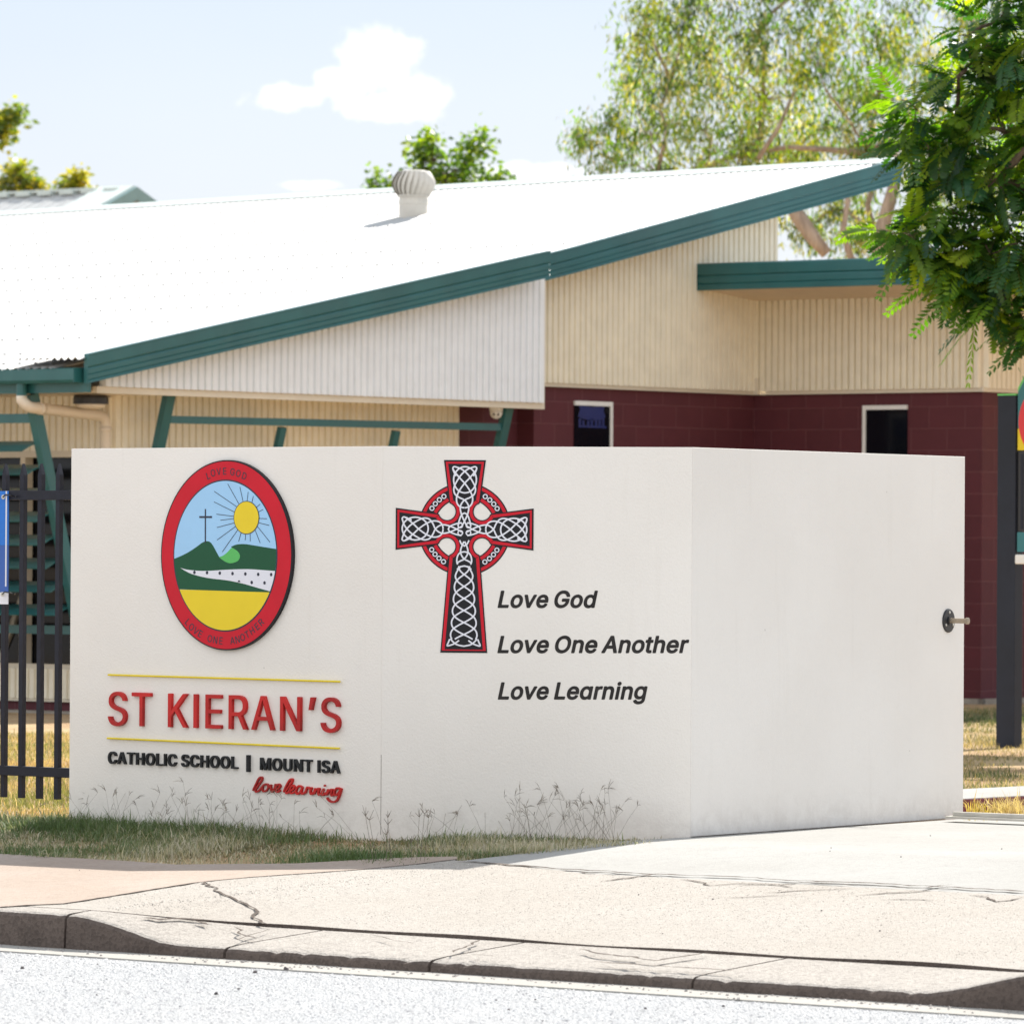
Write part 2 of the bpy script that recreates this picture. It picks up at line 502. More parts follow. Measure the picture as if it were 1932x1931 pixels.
M = dict(
    wall=render_mat(),
    cream=plain('cream_steel', (0.87, 0.80, 0.64), 0.45, var=0.04, grime=((0.55, 0.47, 0.35), 0.12)),
    creamtrim=plain('cream_trim', (0.72, 0.64, 0.51), 0.5, var=0.03),
    soffit=plain('soffit_board', (0.78, 0.65, 0.49), 0.7, var=0.04),
    green=plain('green_steel', (0.020, 0.112, 0.115), 0.33, var=0.10, scale=2.0, grime=((0.06, 0.15, 0.145), 0.25)),
    roof=plain('white_roof_steel', (0.44, 0.445, 0.44), 0.5, var=0.04, grime=((0.36, 0.34, 0.31), 0.2)),
    ridge=plain('ridge_steel', (0.55, 0.61, 0.58), 0.5, var=0.05),
    vent=plain('vent_steel', (0.62, 0.58, 0.51), 0.42, var=0.06, grime=((0.38, 0.33, 0.27), 0.25)),
    block=block_mat('burgundy_block', (0.088, 0.0145, 0.021), (0.15, 0.050, 0.056)),
    footing=plain('footing', (0.30, 0.27, 0.23), 0.9, var=0.15, bump=0.4),
    glass=plain('dark_glass', (0.004, 0.005, 0.008), 0.08, var=0.0, spec=0.25),
    interior=plain('interior_dark', (0.015, 0.014, 0.014), 0.9, var=0.2),
    white=plain('white_paint', (0.78, 0.77, 0.74), 0.45, var=0.03),
    pvc=plain('beige_pvc', (0.70, 0.61, 0.49), 0.4, var=0.04),
    black=plain('black_plastic', (0.018, 0.018, 0.02), 0.4, var=0.1),
    fence=plain('black_fence_powdercoat', (0.010, 0.011, 0.020), 0.5, var=0.25, scale=20, spec=0.3, grime=((0.03, 0.03, 0.042), 0.5)),
    pylon=plain('charcoal_steel', (0.014, 0.018, 0.030), 0.5, var=0.12, spec=0.3, grime=((0.03, 0.035, 0.05), 0.3)),
    red=plain('red_vinyl', (0.58, 0.009, 0.024), 0.3, var=0.04, spec=0.22),
    redletter=plain('red_acrylic', (0.47, 0.014, 0.012), 0.4, var=0.25, scale=3, spec=0.3),
    darkletter=plain('charcoal_acrylic', (0.016, 0.017, 0.019), 0.5, var=0.15, spec=0.25),
    vinylblack=plain('black_vinyl', (0.012, 0.012, 0.015), 0.45, var=0.15, spec=0.25),
    vinylwhite=plain('white_vinyl', (0.74, 0.74, 0.80), 0.4, var=0.02),
    motto=plain('motto_vinyl', (0.024, 0.021, 0.020), 0.55, var=0.25, scale=9, spec=0.25),
    yellow=plain('yellow_paint', (0.80, 0.62, 0.02), 0.35, var=0.05, spec=0.3),
    sunyellow=plain('yellow_vinyl', (0.80, 0.60, 0.025), 0.3, var=0.02, spec=0.25),
    skyblue=plain('sky_vinyl', (0.33, 0.58, 0.84), 0.22, var=0.02),
    navy=plain('navy_line', (0.012, 0.014, 0.035), 0.3, var=0.1),
    hill=plain('hill_vinyl', (0.010, 0.085, 0.036), 0.3, var=0.04, spec=0.25),
    lime=plain('lime_vinyl', (0.085, 0.46, 0.10), 0.25, var=0.03),
    teal=plain('teal_panel', (0.025, 0.17, 0.19), 0.4, var=0.04),
    limeg=plain('lime_panel', (0.16, 0.60, 0.14), 0.4, var=0.04),
    signred=plain('sign_red', (0.72, 0.03, 0.035), 0.35, var=0.04),
    brass=plain('worn_steel', (0.40, 0.33, 0.25), 0.4, metal=0.7, var=0.2),
    galv=plain('galvanised', (0.55, 0.53, 0.48), 0.5, metal=0.4, var=0.12),
    bannerblue=plain('banner_blue', (0.012, 0.17, 0.62), 0.55, var=0.06),
    bannerdeep=plain('banner_deep_blue', (0.035, 0.11, 0.40), 0.55, var=0.06),
    bannerwhite=plain('banner_white', (0.76, 0.76, 0.80), 0.55, var=0.03),
    pink=plain('pink_board', (0.42, 0.20, 0.22), 0.7, var=0.05),
    bargegrey=plain('barge_grey_green', (0.20, 0.32, 0.33), 0.55, var=0.05),
    asphalt=asphalt_mat(),
    gutter=concrete('gutter_concrete', (0.34, 0.325, 0.295), (0.37, 0.355, 0.33), speck=0.12, sscale=80, bump=0.3),
    kerb=concrete('kerb_concrete', (0.345, 0.315, 0.283), (0.375, 0.345, 0.312), speck=0.35, sscale=75, bump=0.6, dust=0.3),
    footpath=concrete('footpath_concrete', (0.335, 0.265, 0.215), (0.375, 0.315, 0.27), speck=0.12, sscale=60, bump=0.3, dust=0.26),
    cross=concrete('crossover_concrete', (0.340, 0.308, 0.272), (0.365, 0.337, 0.305), speck=0.2, sscale=75, bump=0.4, dust=0.16),
    drive=concrete('new_concrete', (0.315, 0.306, 0.288), (0.355, 0.35, 0.335), speck=0.10, sscale=70, bump=0.25, dust=0.26),
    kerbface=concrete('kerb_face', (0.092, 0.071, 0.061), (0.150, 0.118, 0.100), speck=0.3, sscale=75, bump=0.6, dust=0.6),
    grit=plain('pale_grit', (0.36, 0.33, 0.31), 0.9, var=0.3, scale=30),
    edging=plain('maroon_edging', (0.16, 0.035, 0.05), 0.7, var=0.15),
    crack=plain('crack_dirt', (0.06, 0.042, 0.030), 0.95, var=0.3, scale=30),
    stone=plain('dark_stone', (0.07, 0.06, 0.06), 0.9, var=0.3, scale=30),
    soil=soil_mat(),
    grass=leaf_mat('grass_blade', 0.35, (1.3, 1.3, 0.8), 0.6, 0.2),
    gumleaf=leaf_mat('gum_leaf', 0.5, (2.2, 2.2, 0.55), 0.4, 0.5),
    broadleaf=leaf_mat('broad_leaf', 0.5, (2.6, 2.6, 0.55), 0.4, 0.5),
    frond=leaf_mat('feather_leaf', 0.48, (4.0, 4.2, 0.3), 0.42, 0.5),
    chip=tint_mat('stone_chip'),
    screw=plain('roof_screw', (0.30, 0.30, 0.30), 0.6),
    sheetwhite=plain('white_wall_sheet', (0.82, 0.85, 0.88), 0.5, var=0.03),
    gumbark=bark_mat('gum_bark', (0.42, 0.33, 0.26), (0.26, 0.20, 0.16)),
    bark=bark_mat('brown_bark', (0.17, 0.12, 0.085), (0.10, 0.07, 0.05)),
)
# ------------------------------------------------------------------ the ground, road and pavements
def u_at(px, v):
    kk = (px - 966) / FPX
    return v * (kk * CA - SA) / (CA + kk * SA)


def g_uv(px, py):
    return to_uv(ground(px, py))


def terrain():
    us = sorted(set([-3000, -900, -300, -120, -60] + [round(-45 + .5 * i, 3) for i in range(91)] + [10, 30, 80, 200, 700, 3000]
                    + [round(-16.8 + .1 * i, 3) for i in range(13)] + [round(-12.4 + .1 * i, 3) for i in range(11)]))
    vs = [-3000, -400, -60, 0, 12, 17.0, 17.53, 17.55, 17.63] + [18.2 + .3 * i for i in range(12)] + [22, 24, 28, 34, 40, 50, 70, 120, 300, 900, 4000]
    verts, faces = [], []
    for v in vs:
        for u in us:
            z = (height(u, v) - 0.030) if v > 17.54 else -0.05
            verts.append(uv(u, v, z)[:])
    n = len(us)
    for j in range(len(vs) - 1):
        for i in range(n - 1):
            faces.append([j * n + i, j * n + i + 1, (j + 1) * n + i + 1, (j + 1) * n + i])
    me = bpy.data.meshes.new('ground'); me.from_pydata(verts, [], faces); me.update()
    link('ground', me, M['soil'], kind='structure', label='dry reddish soil and lawn ground reaching to the horizon')


terrain()


def sheet(name, poly, off, mat, label, skirt=0.05, step=0.3, hfun=height):
    bm = bmesh.new()
    vs = [bm.verts.new((a, b, 0)) for a, b in poly]
    bm.faces.new(vs)
    us = [p[0] for p in poly]; vv = [p[1] for p in poly]
    for ax, lo, hi in ((0, min(us), max(us)), (1, min(vv), max(vv))):
        x = lo + step
        while x < hi - 0.01:
            co = (x, 0, 0) if ax == 0 else (0, x, 0)
            no = (1, 0, 0) if ax == 0 else (0, 1, 0)
            bmesh.ops.bisect_plane(bm, geom=bm.verts[:] + bm.edges[:] + bm.faces[:], plane_co=co, plane_no=no, dist=1e-5)
            x += step
    be = [e for e in bm.edges if e.is_boundary]; nface = set(bm.faces)
    top = set(bm.verts)
    ex = bmesh.ops.extrude_edge_only(bm, edges=be)
    low = {v for v in ex['geom'] if isinstance(v, bmesh.types.BMVert)}
    for v in bm.verts:
        z = hfun(v.co.x, v.co.y) + off - (skirt if v in low else 0)
        p = uv(v.co.x, v.co.y, z)
        v.co = p
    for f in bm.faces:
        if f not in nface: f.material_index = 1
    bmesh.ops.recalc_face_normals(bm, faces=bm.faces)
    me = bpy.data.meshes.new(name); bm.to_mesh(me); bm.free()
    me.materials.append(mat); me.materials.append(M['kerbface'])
    return link(name, me, mat, kind='structure', label=label)


# road and the concrete channel at its edge
mb = MB()
mb.face([uv(-400, -40, 0.0), uv(400, -40, 0.0), uv(400, 17.23, 0.0), uv(-400, 17.23, 0.0)])
mb.build('road', M['asphalt'], kind='structure', label='sunlit pale grey asphalt road with coarse grain')
mb = MB()
mb.face([uv(-400, 17.225, 0.006), uv(400, 17.225, 0.006), uv(400, 17.50, 0.008), uv(-400, 17.50, 0.008)])
mb.face([uv(-400, 17.225, -0.01), uv(400, 17.225, -0.01), uv(400, 17.225, 0.006), uv(-400, 17.225, 0.006)])
mb.build('gutter', M['gutter'], kind='structure', label='narrow pale concrete channel between the asphalt and the kerb')


def low_at(u):
    return sstep(-16.5, -15.85, u) * (1 - sstep(-12.25, -11.65, u))


def v_back(u):
    return 17.635 + 0.44 * low_at(u)


def kerb():
    cuts = [-46] + [u_at(p, V_KERB) for p in (-520, 127, 428, 812, 1310)] + [-11.2, -8.0, -4.5, 8]
    verts, faces = [], []
    face_ids = set()
    for a, b in zip(cuts[:-1], cuts[1:]):
        a += 0.007; b -= 0.007
        n = max(4, int((b - a) / 0.035))
        base = len(verts); npf = None
        for i in range(n + 1):
            u = a + (b - a) * i / n
            e = height(u, V_KERB + 1e-4); vb = v_back(u) - 0.006
            zt = lambda v: height(u, v)
            wob = 0.005 * math.sin(u * 7.3) + 0.003 * math.sin(u * 19 + 1) + random.uniform(-.003, .003); chip = random.choice([0, 0, 0, 0, .003, .008]) * random.random()
            prof = [(17.470 + wob, -0.02), (17.478 + wob, e - 0.020), (17.488 + wob, e - 0.007 - chip), (17.504 + wob, e - .0005 - chip), (17.585, zt(17.585) + .001), (vb, zt(vb) + .001), (vb, zt(vb) - 0.12)]
            npf = len(prof)
            verts += [uv(u, v, z)[:] for v, z in prof]
        for i in range(n):
            for j in range(npf - 1):
                p = base + i * npf + j
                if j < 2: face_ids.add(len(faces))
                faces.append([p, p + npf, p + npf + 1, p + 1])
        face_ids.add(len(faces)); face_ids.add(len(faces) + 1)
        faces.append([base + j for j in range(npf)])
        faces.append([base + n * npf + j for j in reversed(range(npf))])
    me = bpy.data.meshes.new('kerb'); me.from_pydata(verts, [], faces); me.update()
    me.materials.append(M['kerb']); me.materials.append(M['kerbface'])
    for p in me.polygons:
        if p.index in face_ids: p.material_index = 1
    link('kerb', me, M['kerb'], kind='structure', label='weathered concrete kerb dropping to a low lip across the driveway')


kerb()

CRACK_A = [(-140, 1727), (0, 1712), (120, 1706), (175, 1698), (270, 1683), (380, 1665)]
CRACK_B = [(380, 1665), (470, 1656), (560, 1650), (700, 1640), (800, 1630), (862, 1622)]
back_path = [(-140, 1606), (0, 1612), (250, 1626), (330, 1632), (560, 1630), (700, 1622), (790, 1618), (862, 1617)]
A_uv = [g_uv(*p) for p in CRACK_A]; B_uv = [g_uv(*p) for p in CRACK_B]
line = A_uv + B_uv[1:]
bp = [g_uv(*p) for p in back_path]
far_u = -44.0
poly = [(far_u, line[0][1] + .02)] + line + list(reversed(bp)) + [(far_u, bp[0][1])]
sheet('footpath', poly, 0.004, M['footpath'], 'pinkish sunlit concrete footpath crossed by the shadow of the sign wall')
VS0 = g_uv(870, 1624)[1]
poly = [(far_u, v_back(far_u) + .004)]
uu = -44.0
while uu < 6:
    uu += 0.05 if -18 < uu < -11 else 1.0
    poly.append((uu, v_back(uu) + 0.000 + 0.008 * low_at(uu)))
poly += [(poly[-1][0], VS0 - .006), (line[-1][0] + .02, VS0 - .006)] + [(a, b - .006) for a, b in reversed(line)] + [(far_u, line[0][1] + .012)]
CROSS_POLY = list(poly)
sheet('driveway_crossover', poly, 0.002, M['cross'], 'worn exposed-grain concrete crossover sloping down to the kerb',
      hfun=lambda u, v: height(u, v) + (0.009 + 0.006 * math.sin(u * 4.1) * math.sin(u * 1.7 + 1)) * low_at(u) * max(0, 1 - max(0, v - 18.1) / 2.0), step=0.12)

# ------------------------------------------------------------------ the sign wall: plan from its four upright edges
ZB, ZT = 0.16, 2.145
WL = Vector((-2.186, 28.90, 0)); WS = Vector((-0.615, 27.72, 0)); WC = Vector((0.850, 27.50, 0)); WR = Vector((2.306, 29.70, 0))


class Panel:
    def __init__(s, a, b):
        s.a = a; s.d = (b - a).normalized(); s.n = s.d.cross(UP); s.len = (b - a).length
    def at(s, x, z, off=0.0):
        p = s.a + s.d * x + s.n * off
        return Vector((p.x, p.y, z))
    def px(s, x, y, off=0.0):
        p = on_plane(x, y, s.a + s.n * off, s.n)
        return (p - s.a).dot(s.d), p.z


PL, PM, PR = Panel(WL, WS), Panel(WS, WC), Panel(WC, WR)

# slab of new concrete in front of the gateway
RB = to_uv(WR); CB = to_uv(WC)
poly = [(B_uv[-1][0] + .03, VS0), (CB[0] - .02, CB[1] - .05), (CB[0] + .02, CB[1] + 0.04), (RB[0] + .03, RB[1] + .25),
        (5.0, RB[1] + .25), (5.0, VS0)]
sheet('driveway', poly, -0.003, M['drive'], 'smooth near-white new concrete driveway apron in front of the gateway')
poly = [(-15.75, RB[1] + .256), (-15.75, 46), (-11.5, 46), (-11.5, RB[1] + .256)]
sheet('inner_driveway', poly, -0.006, M['drive'], 'pale concrete driveway running back past the school building', step=1.0)

# cracks and open joints in the paving: dirt-filled, each a ribbon of its own width
def crack(pts, wid, name='crack', jitter=0.02, extra=0.02, parent=None):
    mbk = MB()
    g = [ground(*p) for p in pts]
    path = []
    for a, b in zip(g[:-1], g[1:]):
        n = max(2, int((b - a).length / 0.05))
        for i in range(n):
            path.append(a.lerp(b, i / n))
    path.append(g[-1])
    j = 0.0
    L = []
    for i, p in enumerate(path):
        j = j * 0.6 + random.uniform(-jitter, jitter)
        t = path[min(i + 1, len(path) - 1)] - path[max(i - 1, 0)]
        s = Vector((-t.y, t.x, 0)).normalized()
        w = wid * random.uniform(0.35, 1.2) * (0.15 if i in (0, len(path) - 1) else 1)
        c = p + s * j
        q = []
        for sg in (-1, 1):
            r = c + s * w * sg * .5
            uu, v2 = to_uv(r)
            vc = max(v2, V_KERB + .085); r = uv(uu, vc)
            q.append((r.x, r.y, height(uu, vc) + max(.006, .0045 + .016 * low_at(uu) * max(0, 1 - max(0, vc - 18.1) / 2.0))))
        L.append(q)
    for a, b in zip(L[:-1], L[1:]):
        mbk.face([a[0], b[0], b[1], a[1]])
    o = mbk.build(name, M['crack'], parent)
    return o


cracks = [
    (CRACK_A, 0.022, .006), (CRACK_B, 0.009, .008), ([(380, 1665), (420, 1690), (452, 1702), (470, 1718), (478, 1733), (497, 1752)], 0.020, .02),
    ([(268, 1735), (300, 1739), (345, 1737), (400, 1742)], 0.026, .01), ([(372, 1744), (395, 1752)], 0.03, .01),
    ([(425, 1800), (445, 1783), (490, 1770), (515, 1760)], 0.012, .02), ([(446, 1757), (455, 1775), (490, 1779)], 0.018, .02),
    ([(565, 1787), (632, 1799)], 0.008, .01), ([(700, 1772), (780, 1790)], 0.008, .01),
    ([(890, 1810), (1000, 1822), (1100, 1828)], 0.022, .015), ([(1090, 1800), (1180, 1812), (1240, 1822), (1330, 1806)], 0.026, .02),
    ([(1120, 1822), (1200, 1829), (1330, 1838), (1480, 1852), (1560, 1861)], 0.026, .015), ([(860, 1806), (905, 1782)], 0.016, .02),
    ([(872, 1627), (960, 1633), (1050, 1640), (1150, 1646), (1300, 1653), (1420, 1659), (1600, 1668), (1760, 1674), (1935, 1684)], 0.016, .02),
    ([(1050, 1642), (1120, 1650), (1190, 1649)], .012, .02), ([(1130, 1664), (1200, 1655), (1260, 1648)], .012, .02),
    ([(1390, 1672), (1480, 1671), (1560, 1664)], .010, .02), ([(1440, 1686), (1520, 1682), (1610, 1676)], .009, .02),
    ([(1500, 1665), (1600, 1672), (1740, 1678), (1800, 1671)], .010, .02), ([(1620, 1690), (1720, 1684), (1800, 1676)], .010, .02),
    ([(1370, 1698), (1440, 1693), (1500, 1690)], .008, .02), ([(1290, 1660), (1340, 1672), (1420, 1668), (1500, 1676)], .008, .02),
    ([(1660, 1700), (1700, 1698), (1760, 1701)], .007, .015), ([(1840, 1690), (1880, 1702), (1935, 1694)], .010, .02),
    ([(1570, 1870), (1640, 1876), (1760, 1884)], .008, .01),
]
ck_parent = bpy.data.objects.get('driveway_crossover')
for pts, w, jt in cracks:
    crack(pts, w * (1.7 if pts[0][0] > 850 and pts[0][1] < 1705 else .9), parent=ck_parent, jitter=jt)
m = MB()
for i in range(24):
    a = WC.lerp(WR, i / 24 * .93); b = WC.lerp(WR, (i + 1) / 24 * .93); n_ = (WR - WC).normalized().cross(UP)
    wa, wb = .012 + .012 * random.random(), .012 + .012 * random.random()
    m.face([a + n_ * -.01 + UP * .3105, a + n_ * wa + UP * .3105, b + n_ * wb + UP * .3105, b + n_ * -.01 + UP * .3105])
m.build('crack', M['crack'], ck_parent)

